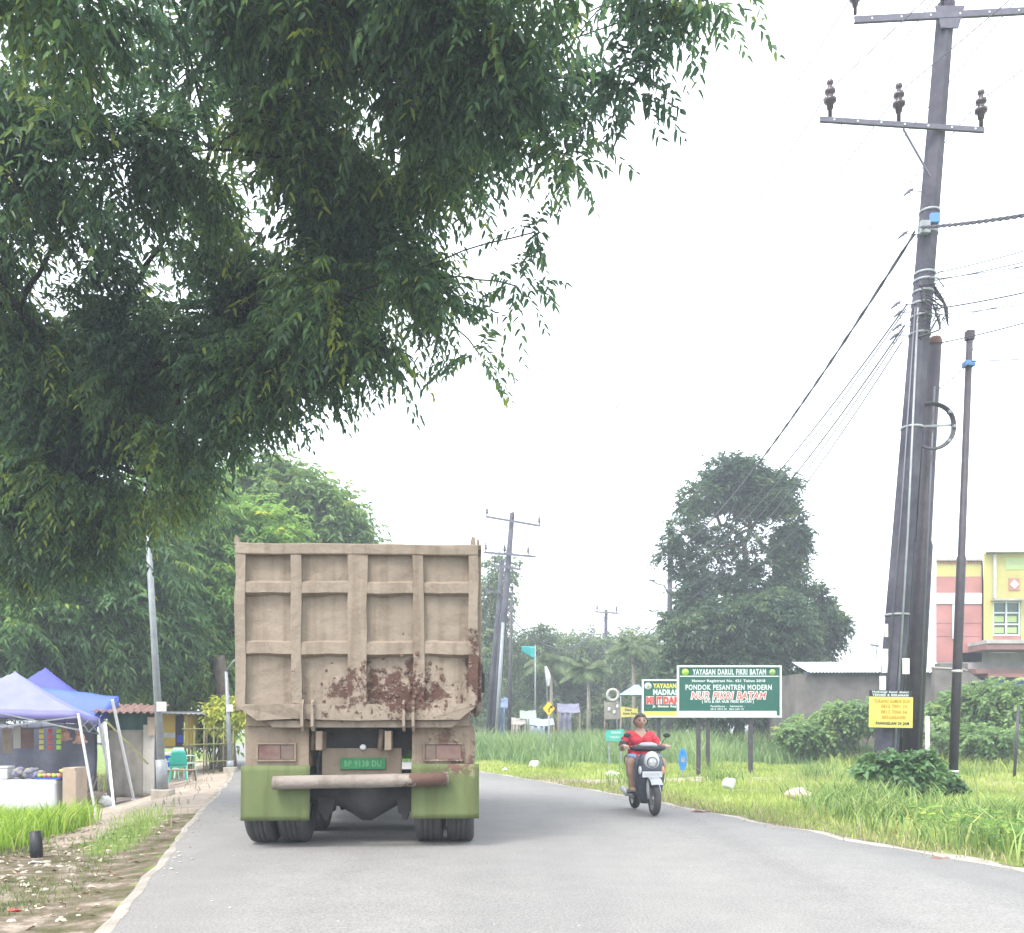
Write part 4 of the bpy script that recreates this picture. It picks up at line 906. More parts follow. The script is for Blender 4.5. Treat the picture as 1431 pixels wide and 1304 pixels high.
ex=MB(); ex.tube([(.13,-.15,.22),(.15,-.45,.24),(.15,-.78,.30)],[.02,.04,.045],12); ex.build('exhaust',S_silver,scooter)
MB().bar((-.13,-.05,.28),(-.18,.02,.06),.015,.015).build('side_stand',S_dark,scooter); MB().tube([(.14,-.1,.28),(.23,-.12,.27)],.012,8).build('footpeg',S_dark,scooter)

# rider
skin=mat('warm_brown_skin',(.46,.30,.23),.55,.12,6,bump=0)
BD=MB()
def cap(a,b_,ra,rb,n=14):
    BD.tube([a,b_],[ra,rb],n); BD.ell(a,(ra,ra,ra),14,10); BD.ell(b_,(rb,rb,rb),14,10)
def oring(cy,z,hx,hy): return ring(0,cy,z,hx,hy,28,2.2)
BD.loft([oring(-.30,.69,.15,.13),oring(-.30,.74,.185,.155),oring(-.295,.82,.18,.15),oring(-.285,.90,.165,.135),oring(-.275,.98,.168,.135),oring(-.27,1.05,.175,.135),oring(-.27,1.11,.18,.11),oring(-.27,1.155,.13,.085),oring(-.265,1.19,.075,.06),oring(-.255,1.23,.05,.05)])
for s in (-1,1):
    BD.ell((.075*s,-.17,1.03),(.075,.06,.07),16,12)
    cap((.155*s,-.275,1.11),(.235*s,-.245,1.03),.066,.058); cap((.235*s,-.245,1.03),(.295*s,-.16,.93),.058,.046); cap((.295*s,-.16,.93),(.308*s,-.02,.955),.046,.038); cap((.308*s,-.02,.955),(.312*s,.10,.972),.038,.026)
    BD.ell((.307*s,.135,.970),(.042,.04,.018),14,10)
    for k in range(4):
        x=.275+.022*k; l=[.9,1,.96,.8][k]
        cap((x*s,.155,.973),(x*s,.168+.03*l,.966),.0115,.010,8); cap((x*s,.168+.03*l,.966),(x*s,.165+.03*l,.938),.010,.0092,8); cap((x*s,.165+.03*l,.938),(x*s,.15+.01*l,.926),.0092,.008,8)
    cap((.272*s,.125,.968),(.252*s,.15,.945),.0125,.011,8); cap((.252*s,.15,.945),(.262*s,.165,.928),.011,.009,8)
    cap((.10*s,-.24,.755),(.185*s,-.05,.765),.105,.092); cap((.185*s,-.05,.765),(.238*s,.11,.725),.092,.07); cap((.238*s,.11,.725),(.226*s,.11,.58),.07,.064); cap((.226*s,.11,.58),(.205*s,.09,.44),.064,.042); cap((.205*s,.09,.44),(.195*s,.08,.365),.042,.034)
    BD.ell((.195*s,.07,.345),(.035,.045,.03),12,8); BD.ell((.20*s,.15,.342),(.043,.09,.024),14,10); 
    for k in range(5): BD.ell(((.172+.014*k)*s,.225-.008*k*(k>1),.337),(.009,.022,.010),8,6)
bodym=bpy.data.meshes.new('b'); bodym.from_pydata(BD.v,[],BD.f)
# head: a shaped shell joined to the neck by the remesh
hc=Vector((0,-.225,1.335))
def headf(p,u):
    x,y,z=u; q=Vector(p)
    if z<0: q.x*= 1-.30*(-z)**1.5; 
    q.y = hc.y+(q.y-hc.y)*(1-.18*max(0,-z))
    if y>0: q.y-= .012*abs(z)**2
    nx_=math.exp(-((x/.16)**2))*math.exp(-(((z+.12)/.22)**2)); 
    if y>0: q.y+=.022*nx_
    if y>0: q.y-= .008*math.exp(-(((abs(x)-.36)/.16)**2))*math.exp(-(((z-.05)/.12)**2))
    if y>0: q.y+= .008*math.exp(-((x/.3)**2))*math.exp(-(((z+.48)/.1)**2))
    if y>0: q.y+= .012*math.exp(-((x/.3)**2))*math.exp(-(((z+.85)/.2)**2))
    return q
hm_=MB().ell(tuple(hc),(.088,.095,.112),40,30,fn=headf)
for s in (-1,1): hm_.ell((.086*s,-.235,1.33),(.012,.02,.03),10,8)
hm_.tube([(0,-.26,1.19),(0,-.245,1.25),(0,-.235,1.3)],[.05,.047,.045],14)
bm=bmesh.new(); bm.from_mesh(bodym); tmp=bpy.data.meshes.new('h'); tmp.from_pydata(hm_.v,[],hm_.f); bm.from_mesh(tmp); bm.to_mesh(bodym); bm.free()
o=bpy.data.objects.new('tmp',bodym); COL.objects.link(o); rmz=o.modifiers.new('r','REMESH'); rmz.mode='VOXEL'; rmz.voxel_size=.0065; rmz.use_smooth_shade=True
sm2=o.modifiers.new('sm','SMOOTH'); sm2.factor=.5; sm2.iterations=3
dg=bpy.context.evaluated_depsgraph_get(); person_me=bpy.data.meshes.new_from_object(o.evaluated_get(dg)); bpy.data.objects.remove(o)
person_me.materials.clear(); person_me.materials.append(skin); person_me.name='person'
person=bpy.data.objects.new('person',person_me); COL.objects.link(person)
person.location=scooter.location; person.rotation_euler=scooter.rotation_euler
tag(person,'woman in a red v-neck shirt and pale denim shorts riding the dark grey scooter','person')
def garment(name,pred,off,mt,smooth_n=2):
    bm=bmesh.new(); bm.from_mesh(person_me); bm.normal_update()
    dele=[f for f in bm.faces if not pred(f.calc_center_median())]
    bmesh.ops.delete(bm,geom=dele,context='FACES')
    for _ in range(smooth_n): bmesh.ops.smooth_vert(bm,verts=bm.verts,factor=.5,use_axis_x=True,use_axis_y=True,use_axis_z=True)
    bm.normal_update()
    for v in bm.verts:
        v.co+=v.normal*(off(v.co) if callable(off) else off)
    me=bpy.data.meshes.new(name); bm.to_mesh(me); bm.free(); me.polygons.foreach_set('use_smooth',[True]*len(me.polygons)); me.materials.append(mt)
    ob=bpy.data.objects.new(name,me); COL.objects.link(ob); ob.parent=person; return ob
def is_shirt(p):
    if p.z<.80: return False
    if abs(p.x)>.20 and p.z<.965: return False
    if abs(p.x)>.275: return False
    if p.z>1.185: return False
    if p.y>-.25 and p.z>1.085+abs(p.x)*1.0 and abs(p.x)<.1: return False
    if p.y>-.02: return False
    return True
garment('red_shirt',is_shirt,lambda c:.014+.013*noise.noise(Vector((c.x*13+c.z*8,c.y*14,c.z*15))),mat('red_cotton',(.62,.05,.075),.85,.25,7,bump=.3),4)
garment('denim_shorts',lambda p:p.z<.845 and p.z>.58 and p.y<.09 and abs(p.x)<.27 and not(p.z>.79 and p.y>-.15 and abs(p.x)>.25),lambda c:.011,mat('pale_denim',(.30,.42,.62),.9,.25,9,bump=.3),3)
garment('armband',lambda p:p.x>.215 and .965<p.z<1.03 and p.y<-.12,.02,S_dark,2)
hairm=mat('dark_brown_hair',(.045,.028,.022),.45,.4,30,bump=.4)
h_=garment('hair',lambda p:(p.z>1.24 and p.y<-.225 and (p.z>1.29 or abs(p.x)>.055 or p.y<-.28)) or p.z>1.412 or (p.z>1.37 and p.y<-.16-.25*abs(p.x)*0 and abs(p.x)>.045) or (p.z>1.39 and p.y<-.15),lambda c:.012+.004*noise.noise(c*40),hairm,1)
MB().tube([(0,-.30,1.36),(0,-.335,1.3),(0,-.33,1.2)],[.045,.035,.015],10).build('ponytail',hairm,h_)
feat=mat('dark_eye',(.03,.018,.015),.3,.1,4,bump=0)
for s in (-1,1):
    MB().ell((.034*s,-.139,1.342),(.016,.006,.008),10,6).build('eye',feat,person)
    MB().tube([(.015*s,-.139,1.361),(.035*s,-.141,1.366),(.055*s,-.153,1.358)],.0042,5).build('eyebrow',hairm,person)
MB().ell((0,-.146,1.282),(.026,.007,.009),10,6).build('lips',mat('lips',(.35,.10,.09),.5,.1,4,bump=0),person)
tanm=mat('sandal_tan',(.4,.27,.2),.8,.2,5,bump=0)
for s in (-1,1): MB().box(min(.155*s,.245*s),max(.155*s,.245*s),.03,.255,.321,.330,.003).build('sandal',tanm,person)
# ------------------------------------------------------------------ stalls on the left
def grid_sheet(fn,nu,nv,th=0.0):
    b=MB(); vs=[Vector(fn(i/nu,j/nv)) for j in range(nv+1) for i in range(nu+1)]
    fs=[(j*(nu+1)+i,j*(nu+1)+i+1,(j+1)*(nu+1)+i+1,(j+1)*(nu+1)+i) for j in range(nv) for i in range(nu)]
    return b.add(vs,fs,True)
def solid(o,t=.012):
    m=o.modifiers.new('thickness','SOLIDIFY'); m.thickness=t; m.offset=0; return o
def tent(name,label,near,far,rot_to,width,peakz,eavez,canopy,valance,legs,vh=.2,lean=.35,group=None,pw=.72,drop=0.):
    # near/far: the two right hand corners (ground); width to the left
    n=Vector(near); f=Vector(far); side=(f-n); side.z=0; left=Vector((-side.y,side.x,0)).normalized()*width
    if left.x>0: left=-left
    root=thing(name,label,'tent',(n+f+left+left)/4 if False else tuple((n+f)/2+left/2),0,group); R=Vector(root.location)
    c=[n,f,f+left,n+left]
    gzv=[float(gz(p.x,p.y)) for p in c]
    sh=Vector((-lean,0,0))
    ev=[Vector((p.x,p.y,0))+sh+Vector((0,0,eavez[i])) for i,p in enumerate(c)]
    mid=(ev[0]+ev[1]+ev[2]+ev[3])/4
    def surf(u,v):
        a=2*u-1; b_=2*v-1; p=(ev[0]*(1-u)*(1-v)+ev[3]*u*(1-v)+ev[1]*(1-u)*v+ev[2]*u*v)
        m=max(abs(a),abs(b_)); h=(1-m**pw) if False else (1-m)**1.25
        q=Vector(p); q.z+= (peakz-mid.z)*h + .015*noise.noise(Vector((u*6,v*6,0)))
        e=min(1,(1-m)*4); 
        if m>.9: q.z-=.03*math.sin(math.pi*(u if abs(b_)>abs(a) else v))*m
        return q-R
    can=solid(grid_sheet(surf,24,24).build('canopy',canopy,root),.006)
    va=MB(); K=24; pts=[]
    for s in range(4):
        a,b_=[(0,0),(0,1),(1,1),(1,0)][s],[(0,1),(1,1),(1,0),(0,0)][s]
        for k in range(K): t=k/K; pts.append(surf(a[0]+(b_[0]-a[0])*t,a[1]+(b_[1]-a[1])*t))
    nP=len(pts); vs=[p for p in pts]+[p-Vector((0,0,vh*(1+.12*noise.noise(Vector((i*.4,1,0)))))) for i,p in enumerate(pts)]
    va.add(vs,[(i,(i+1)%nP,nP+(i+1)%nP,nP+i) for i in range(nP)],True); solid(va.build('valance',valance,root),.006)
    for i,p in enumerate(c):
        if i not in legs: continue
        a=Vector((p.x,p.y,gzv[i]-.02))-R; b_=ev[i]-R+Vector((0,0,-.03))
        MB().bar(a,b_,.045,.045,.004).box(a.x-.06,a.x+.06,a.y-.06,a.y+.06,a.z,a.z+.02,.003).build('leg',M['white'],root)
    fm=MB()
    for i in range(4):
        a=ev[i]-R-Vector((0,0,.1)); b_=ev[(i+1)%4]-R-Vector((0,0,.1)); m_=(a+b_)/2
        for u,v in ((a,m_+Vector((0,0,-.28))),(m_+Vector((0,0,-.28)),b_),(a+Vector((0,0,-.28)),m_),(m_,b_+Vector((0,0,-.28)))): fm.bar(u,v,.022,.03)
    fm.tube([mid-R-Vector((0,0,.35)),Vector((mid.x-R.x,mid.y-R.y,peakz-R.z-.05))],.02,6)
    fm.build('scissor_frame',M['galv'],root,fix=False)
    return root
g1=GP(133,1133); g2=Vector((-9.1,22.1,0)); 
tent('canopy_tent','pale lilac canopy tent nearest the road, standing over the table with the white cloth',(g1.x,g1.y,0),(g2.x,g2.y,0),0,3.0,2.5,[1.50+.12,1.42+.1,1.75,1.75],M['lilac'],M['lilac_dark'],(0,1,2,3),vh=.16,lean=.36)
tent('canopy_tent','darker purple canopy tent half hidden behind the pale lilac one',(-9.8,23.6,0),(-10.4,25.8,0),0,2.9,2.80,[1.72,1.72,1.8,1.8],M['purple'],M['purple'],(0,1,2,3),vh=.14,lean=.25)
# blue tarp awning
cs=[P(52,960,23.0),P(165,973,22.9),P(129,1013,21.9),P(96,992,22.3)]
tp=thing('tarpaulin','bright blue tarpaulin stretched from the purple tent towards the rusty shack roof','tarpaulin',tuple(cs[1]))
def tf(u,v):
    p=(cs[0]*(1-u)*(1-v)+cs[1]*u*(1-v)+cs[3]*(1-u)*v+cs[2]*u*v); p=Vector(p); p.z+=.05*noise.noise(Vector((u*3,v*3,2)))-.10*math.sin(math.pi*u)*math.sin(math.pi*v); return p-cs[1]
solid(grid_sheet(tf,14,10).build('sheet',M['blue'],tp),.006)
tf2=lambda u,v:(cs[1].lerp(cs[2],u)+Vector((.02,0,-.28*v*(1-.5*u))))-cs[1]
solid(grid_sheet(tf2,8,3).build('hanging_edge',M['blue'],tp),.006)
# support poles under it
for px0,py0,px1,py1,D,lab in ((147,1010,159,1128,21.6,'pale tent pole just right of the lilac tent, under the blue tarpaulin tip'),(157,978,187,1118,21.2,'white pole leaning in front of the shack with the beige sheet')):
    t=P(px0,py0,D); b_=GP(px1,py1); MB().bar(b_-b_,t-b_,.05,.05,.005).bar((-.05,0,.01),(.05,0,.01),.1,.02).build('tent_pole',M['white']); o=COL.objects[-1] if False else None
def last(name): return [o for o in COL.objects if o.name.startswith(name)]
for o,(px0,py0,px1,py1,lab) in zip(last('tent_pole'),((147,1010,159,1128,'slim white pole under the tip of the blue tarpaulin, right of the lilac tent'),(157,978,187,1118,'white pole leaning in front of the shack with the beige sheet'))):
    o.location=GP(px1,py1); tag(o,lab,'pole','poles holding the stall roofs')
# backing tarp behind the table
bt=thing('backing_tarp','dark blue grey tarpaulin hung as a back wall behind the table with the white cloth','tarpaulin',tuple(onground(60,23.2)))
R=Vector(bt.location)
def bk(u,v):
    x=-14.2+(u*4.3); y=22.6+.5*u+.05*math.sin(u*30)+.05*noise.noise(Vector((u*5,v*4,0))); z0=float(gz(x,y)); return Vector((x,y,z0+.02+v*1.95))-R
solid(grid_sheet(bk,40,14).build('sheet',M['tarp_grey'],bt),.006)
# table with white cloth
tb=thing('market_table','long table covered by a white cloth reaching the grass, under the lilac tent','table',tuple(onground(20,20.6)),math.radians(-3))
tr=Vector(tb.location)
MB().box(-2.6,1.12,-.42,.42,.74,.765,.004).build('table_top',M['wood'],tb)
for x in (-2.5,1.02):
    for y in (-.36,.36): MB().box(x-.025,x+.025,y-.025,y+.025,0,.74).build('leg',M['galv'],tb)
b=MB(); pts=[(-2.64,-.45),(1.15,-.45),(1.15,.45)]
def clth(u,v):
    L=3.79+.9; s=u*L
    x,y=((-2.64+s,-.46) if s<3.79 else (1.16,-.46+(s-3.79)))
    w_=.02*math.sin(s*9)*(1-v)+.02*noise.noise(Vector((s*3,v*2,0)))
    return Vector((x+(w_ if s>=3.79 else 0),y-(w_ if s<3.79 else 0)-.03*(1-v)*(s<3.79),.02+.76*v))
solid(grid_sheet(clth,90,8).build('cloth_skirt',M['cloth_white'],tb),.005)
MB().box(-2.64,1.16,-.46,.46,.772,.782,.004).build('cloth_top',M['cloth_white'],tb)
# goods
def on_table(px,name,label,cat,fn,D=20.3,z=.79,group=None):
    x=(px-CX)/F*D; root=thing(name,label,cat,(x,D,tr.z+z),0,group); fn(root); return root
def foam(r): MB().box(-.2,.2,-.15,.15,0,.22,.02).build('box',M['white'],r); MB().box(-.21,.21,-.16,.16,.222,.27,.015).build('lid',M['white'],r)
on_table(2,'cooler_box','white foam cooler box at the left end of the white clothed table','box',foam)
def tray(r):
    MB().box(-.27,.27,-.18,.18,0,.03,.01).build('tray',M['plastic_blue'],r)
    for k in range(9): MB().ell((-.2+.1*(k%5),-.08+.14*(k//5),.07),(.05,.05,.045),10,8).build('fruit',M['orange'] if k%3 else M['sign_lime'],r)
on_table(72,'fruit_tray','flat blue tray of fruit on the white clothed table','tray',tray)
def heap(r):
    b=MB()
    for k in range(16): b.ell((random.uniform(-.26,.26),random.uniform(-.12,.12),.05+random.uniform(0,.14)),(.1,.08,.06),8,6,fn=lambda p,u:p+Vector((noise.noise(p*9),0,noise.noise(p*11)))*.03)
    tag(b.build('clothes',mat('mixed_dark_cloth',(.10,.13,.3),.9,.6,6,bump=.3,c2=(.3,.27,.2)),r,fix=False),kind='stuff')
on_table(40,'clothes_pile','crumpled heap of dark blue cloth beside the blue tray','pile',heap)
def packs(r):
    for k in range(5): MB().ell((random.uniform(-.1,.1),0,k*.03+.05),(.12,.1,.045),8,6).build('packet',M['tarp_beige'] if k%2 else M['sign_yellow'],r)
on_table(93,'packet_pile','small pile of beige packets at the right end of the table','pile',packs)
# cardboard panel at the table end
o=MB().box(-.13,.13,-.3,.3,0,1.02,.01).box(-.10,.16,-.32,-.302,.1,.95,.004).build('carton_stack',M['carton']); o.location=onground(105,20.4); tag(o,'tall beige cardboard carton standing at the right end of the white clothed table','carton')
# hanging goods
for px,py,m_,w_,h_,lab in ((10,1035,'wood',.22,.55,'brown panel hanging at the left under the lilac tent'),(24,1030,'tarp_pale',.16,.5,'pale cloth hanging between the brown and the orange panels'),(38,1032,'rust',.28,.42,'orange brown panel hanging under the middle of the lilac tent')):
    D=21.4; c=P(px,py,D); root=thing('hanging_cloth',lab,'panel',(c.x,c.y,c.z-h_/2),0,'panels hanging in the tent')
    MB().box(-w_/2,w_/2,-.01,.01,0,h_,.004).build('panel',M[m_],root); MB().tube([(0,0,h_),(0,0,h_+.35)],.006,5).build('string',M['wire'],root)
for px,py,lab in ((91,1028,'pink and white toy hanging left of the near tent leg'),(112,1032,'orange toy hanging right of the near tent leg')):
    D=21.2; c=P(px,py,D); root=thing('hanging_toy',lab,'toy',tuple(c),0,'toys hanging in the tent')
    b=MB().ell((0,0,0),(.11,.08,.13),12,8).ell((-.03,-.02,.15),(.07,.06,.07),10,8); b.tube([(-.05,0,-.05),(-.16,0,-.1)],[.04,.03],6).tube([(.05,0,-.05),(.15,0,-.08)],[.04,.03],6); b.build('toy',mat('pink_plush',(.7,.4,.32),.9,.5,9,bump=.2),root,fix=False)
    MB().tube([(0,0,.1),(0,0,.5)],.006,5).build('string',M['wire'],root)
for q,(px,c_,w_) in enumerate(((58,'sign_yellow','yellow packets'),(70,'plastic_red','red packets'),(82,'sign_lime','lime green packets'))):
    c=P(px,1018,21.0); root=thing('packet_strip','short hanging strip of '+w_+' under the rear edge of the lilac tent','packets',tuple(c),0,'strips of packets')
    MB().tube([(0,0,.12),(0,0,-.5)],.004,4).build('string',M['wire'],root)
    for k in range(4): MB().box(-.05,.05,-.015,.015,-.12*k-.1,-.12*k-.01,.01).build('packet',M[c_],root)
# bundle and bicycle-like stand in the shade
b=MB(); 
for a in (0,.5,1.1): b.tube([(-.3+a*.3,0,0),(.0+a*.2,.1,.75)],.02,6)
b.ell((0.05,.05,.25),(.22,.18,.16),12,8,fn=lambda p,u:p+Vector((noise.noise(p*8),noise.noise(p*9),0))*.05)
o=b.build('wooden_trestle',M['wood']); o.location=onground(128,21.9); tag(o,'dark folded wooden trestle in the shade between the two front tent legs','trestle')
o=MB().ell((0,0,.12),(.16,.13,.13),12,9,fn=lambda p,u:p+Vector((noise.noise(p*14),noise.noise(p*12),noise.noise(p*11)))*.05).build('plastic_sack',M['bag']); o.location=onground(148,21.9); tag(o,'small white plastic sack on the ground beside the dark wooden trestle','bag')

# shack
shp=onground(185,22.6); shk=thing('tarp_shack','small shack of green and beige sheets under a rusty tin roof','shack',tuple(shp),math.radians(6))
R=shp; w0,w1=(152-185)/F*22.6,(216-185)/F*22.6; topz=P(0,995,22.6).z-R.z
def wall(x0,x1,z0,z1,y,fold=.03):
    def f(u,v): x=x0+(x1-x0)*u; return Vector((x,y+fold*math.sin(x*22)*(.3+.7*(1-v))+.03*noise.noise(Vector((x*4,v*3,0))),z0+(z1-z0)*v))
    return f
solid(grid_sheet(wall(w0,w1-.12,topz-.5,topz,0),20,6).build('green_sheet',M['tarp_green'],shk),.006)
solid(grid_sheet(wall(w0,w1-.16,.08,topz-.42,-.05,.04),30,14).build('beige_sheet',M['tarp_beige'],shk),.006)
solid(grid_sheet(wall(w1-.24,w1+.02,.1,topz-.30,-.12,.05),12,12).build('pale_flap',M['tarp_pale'],shk),.006)
solid(grid_sheet(lambda u,v:Vector((w1+.01+.02*noise.noise(Vector((u*5,v*4,1))),-.1+u*.6,.1+v*(topz-.15))),14,10).build('side_sheet',M['tarp_grey'],shk),.006)
solid(grid_sheet(lambda u,v:Vector((w0-.01,u*.5,.1+v*(topz-.15))),8,6).build('side_sheet',M['tarp_green'],shk),.006)
MB().box(w0,w1,.5,.52,.05,topz).build('back_wall',M['wood'],shk)
for x in (w0+.02,w1-.05):
    for y in (.03,.46): MB().tube([(x,y,-.05),(x,y,topz)],.03,6).build('corner_post',M['wood'],shk)
rs=lambda u,v:Vector((w0-.25+u*(w1-w0+.4),-.45+v*1.2,topz-.02+.20*v+.025*math.sin(u*60)+.03*noise.noise(Vector((u*3,v*3,3)))))
solid(grid_sheet(rs,90,8).build('roof',M['rust'],shk),.008)
MB().box(w1-.13,w1+.03,-.19,-.17,topz-.55,topz-.12,.004).build('paper_notice',M['carton'],shk)
MB().bar(P(143,1005,22.0)-R,P(202,1068,22.0)-R,.035,.035).build('brace',M['bamboo'],shk)
MB().box(w1-.05,w1+.5,-.35,.1,0,.13,.02).build('doorstep',M['stone'],shk)

# yellow kiosk
kp=onground(246,30); kk=thing('yellow_kiosk','yellow painted kiosk with a pale grey flat roof behind the street lamp','kiosk',tuple(kp),math.radians(4)); R=kp
def kx(px): return (px-246)/F*30
def kz(py): return HC+(HY-py)/F*30-R.z
MB().box(kx(215),kx(245),0,.06,kz(1043),kz(997),.01).build('front_panel',M['yellow'],kk)
MB().box(kx(257),kx(266),0,.06,kz(1043),kz(997),.01).build('front_panel',M['yellow'],kk)
MB().box(kx(215),kx(245),-.012,-.002,kz(1031),kz(1024)).build('grey_stripe',M['roofgrey'],kk)
MB().box(kx(245),kx(257),.02,.05,kz(1043),kz(1001)).build('dark_gap_panel',M['black'],kk)  # black panel standing in for the shade inside the open gap
MB().box(kx(247.5),kx(255),-.012,.016,kz(1038),kz(1027),.003).build('goods',M['plastic_blue'],kk)
MB().box(kx(215),kx(217),.062,1.6,kz(1043),kz(997)).box(kx(264),kx(266),.062,1.6,kz(1043),kz(997)).box(kx(215),kx(266),1.55,1.6,kz(1043),kz(997)).build('shell',M['yellow'],kk)
MB().box(kx(215),kx(266),.0,1.6,kz(1046),kz(1043.3)).build('floor_board',M['wood'],kk)
solid(grid_sheet(lambda u,v:Vector((kx(208)+u*(kx(296)-kx(208)),-.5+v*2.4,kz(996.5)+.12*v+.015*math.sin(u*80)-.05*u)),80,6).build('roof',M['roofgrey'],kk),.01)
for px in (217,264,292):
    MB().tube([(kx(px),-.4 if px>280 else .02,0),(kx(px),-.4 if px>280 else .02,kz(998))],.03,6).build('post',M['wood'],kk)
# plastic chairs and a bench
def chair(px,D,mt,label,rz,seat=.42):
    p=onground(px,D); r=thing('plastic_chair',label,'chair',tuple(p),rz,'plastic chairs by the kiosk')
    MB().box(-.22,.22,-.2,.22,seat-.02,seat+.01,.01).build('seat',mt,r)
    b=MB()
    b.loft([[(x,.2+.02*k+.03*(1-(x/.22)**2),z) for x,z in ((-.22+.04*k,seat+.16*k),(-.07,seat+.16*k),(.07,seat+.16*k),(.22-.04*k,seat+.16*k),(.07,seat+.161*k+.001),(-.07,seat+.161*k+.001))] for k in range(1)],cap=False) if False else None
    bb=grid_sheet(lambda u,v:Vector(((u-.5)*(.44-.10*v*v),.2+.1*v+.03*(1-(2*u-1)**2),seat+.02+.42*v)),10,6); solid(bb.build('backrest',mt,r),.012)
    for sx_ in (-1,1):
        for sy in (-1,1): MB().bar((.22*sx_,.2*sy,0),(.18*sx_,.17*sy,seat-.022),.04,.03,.004).build('leg',mt,r)
        MB().tube([(.2*sx_,-.16,seat),(.24*sx_,-.14,seat+.2),(.24*sx_,.1,seat+.22),(.21*sx_,.24,seat+.2)],.018,6).build('armrest',mt,r)
    return r
chair(249,26.5,M['plastic_green'],'green plastic chair with its back to the road, right of the street lamp',math.radians(200))
chair(259,27.5,M['plastic_pale'],'pale green plastic chair behind the bright green one by the yellow kiosk',math.radians(160),.44)
chair(235,26.8,M['plastic_pale'],'pale plastic chair partly hidden by the street lamp',math.radians(150),.42)
o=MB().box(-.25,.25,-.2,.2,.0,.3,.05).box(-.27,.27,-.22,.22,.3,.34,.01).build('blue_tub',M['plastic_blue']); o.location=onground(233,27.6)+Vector((0,0,.46)); tag(o,'blue plastic tub stacked on the chair beside the street lamp','tub')
bn=thing('wooden_bench','low grey wooden bench in front of the plastic chairs','bench',tuple(onground(252,25)),math.radians(5))
MB().box(-.42,.42,-.14,.14,.34,.38,.01).build('seat',M['wood'],bn)
for x in (-.34,.34):
    for y in (-.1,.1): MB().bar((x*1.1,y*1.3,0),(x,y,.338),.04,.04).build('leg',M['wood'],bn)
# bamboo trellis
bf=thing('bamboo_trellis','olive bamboo trellis of uprights and rails between the yellow kiosk and the truck','trellis',tuple(onground(290,28)),math.radians(18))
for k in range(6): MB().tube([(-.65+k*.27,0,-.05),(-.65+k*.27+.02,0,1.5-.1*(k%2))],.02,6).build('upright',M['bamboo'],bf)
for z in (.35,.85,1.3): MB().tube([(-.7,-.03,z),(.75,-.03,z+.03)],.018,6).build('rail',M['bamboo'],bf)
# street lamps on the left verge
def lamp(px,pyb,pxt,D0,h,label,r=.085):
    b_=GP(px,pyb) if pyb else onground(px,D0); D=b_.y; top=Vector(((pxt-CX)/F*D,D,b_.z+h))-b_
    rt=thing('street_lamp',label,'street lamp',tuple(b_),0,'grey lamp posts on the left verge')
    MB().tube([(0,0,0),tuple(top*.5),tuple(top)],[r,r*.8,r*.6],12).tube([tuple(top*.02),tuple(top*.12)],[r*1.35,r*1.35],12).build('pole',M['galv'],rt)
    MB().box(-r*2.2,r*2.2,-r*2.2,r*2.2,-.1,.16,.02).build('concrete_base',M['stone'],rt)
    MB().tube([tuple(top),tuple(top+Vector((.25,-.1,.3))),tuple(top+Vector((1.2,-.4,.55)))],[r*.5,r*.45,r*.4],8).build('arm',M['galv'],rt)
    MB().ell(tuple(top+Vector((1.4,-.45,.53))),(.3,.13,.07),14,8).build('lamp_head',M['white'],rt)
    MB().box(-r*1.2,r*1.2,-r*1.25,-r*1.02,1.75,1.95,.004).build('paper_notice',M['sticker'],rt)
    return rt
lamp(228,1114,203,0,6.4,'nearest grey street lamp post, leaning left between the shack and the yellow kiosk')
lamp(322,1080,316,0,2.9,'farther grey street lamp post half hidden in leaves beside the truck',.075)
lamp(300,1072,296,0,3.2,'thin grey post in the bushes above the bamboo trellis',.06)
# black stub, litter
o=MB().tube([(0,0,-.05),(.0,0,.1),(-.015,0,.27)],[.062,.06,.058],16).build('black_stub_post',M['black']); o.location=GP(51,1199); tag(o,'short black stub post standing at the edge of the bright grass','post')
def litter(px,py,s,mt,name,label,cat,grp=None,sq=(1,.7,.6)):
    c=GP(px,py); q=random.random()*9
    o=MB().ell((0,0,s*sq[2]*.8),(s*sq[0],s*sq[1],s*sq[2]),16,12,fn=lambda p,u:p+Vector((noise.noise(p*7/s*.15+Vector((q,0,0))),noise.noise(p*7/s*.15+Vector((0,q,0))),noise.noise(p*7/s*.15+Vector((0,0,q)))))*s*.35).build(name,mt); o.location=c; tag(o,label,cat,grp); return o
litter(50,1207,.06,M['bag'],'plastic_scrap','white plastic scrap lying just in front of the black stub post','litter',None,(1.2,.6,.25))
litter(20,1274,.035,M['plastic_red'],'red_wrapper','small red wrapper on the bare soil at the left edge','litter',None,(1.4,.7,.3))
litter(1019,1103,.17,M['bag'],'plastic_bag','crumpled white plastic bag on the lawn below the big green signboard','bag',None,(.85,.7,.8))
litter(1117,1117,.26,mat('stained_sack',(.75,.72,.68),.8,.3,6,bump=.5,c2=(.6,.35,.3)),'stained_sack','white sack with pinkish stains lying on the lawn left of the big poles','sack',None,(1.1,.7,.42))
litter(747,1074,.24,M['bag'],'plastic_bag','white plastic bag on the far lawn beyond the truck, left of the scooter','bag',None,(.8,.6,.55))
litter(706,1078,.1,M['bag'],'plastic_scrap','tiny white scrap on the far lawn closest to the truck','litter',None,(1,.6,.6))
litter(857,1086,.16,M['bag'],'plastic_scrap','white scrap on the lawn just left of the scooter rider','litter',None,(1.2,.6,.5))
litter(978,1138,.1,M['rust'],'brown_clod','brown clod at the road edge right of the scooter','clod',None,(1.5,.8,.35))
litter(1313,1205,.08,M['rust'],'brown_clod','brown clod on the gritty shoulder below the thin black pole','clod',None,(1.6,.7,.3))
for px,py,s in ((170,1229,.05),(215,1200,.06),(90,1213,.05),(118,1263,.045),(30,1300,.05),(250,1236,.04)):
    pass
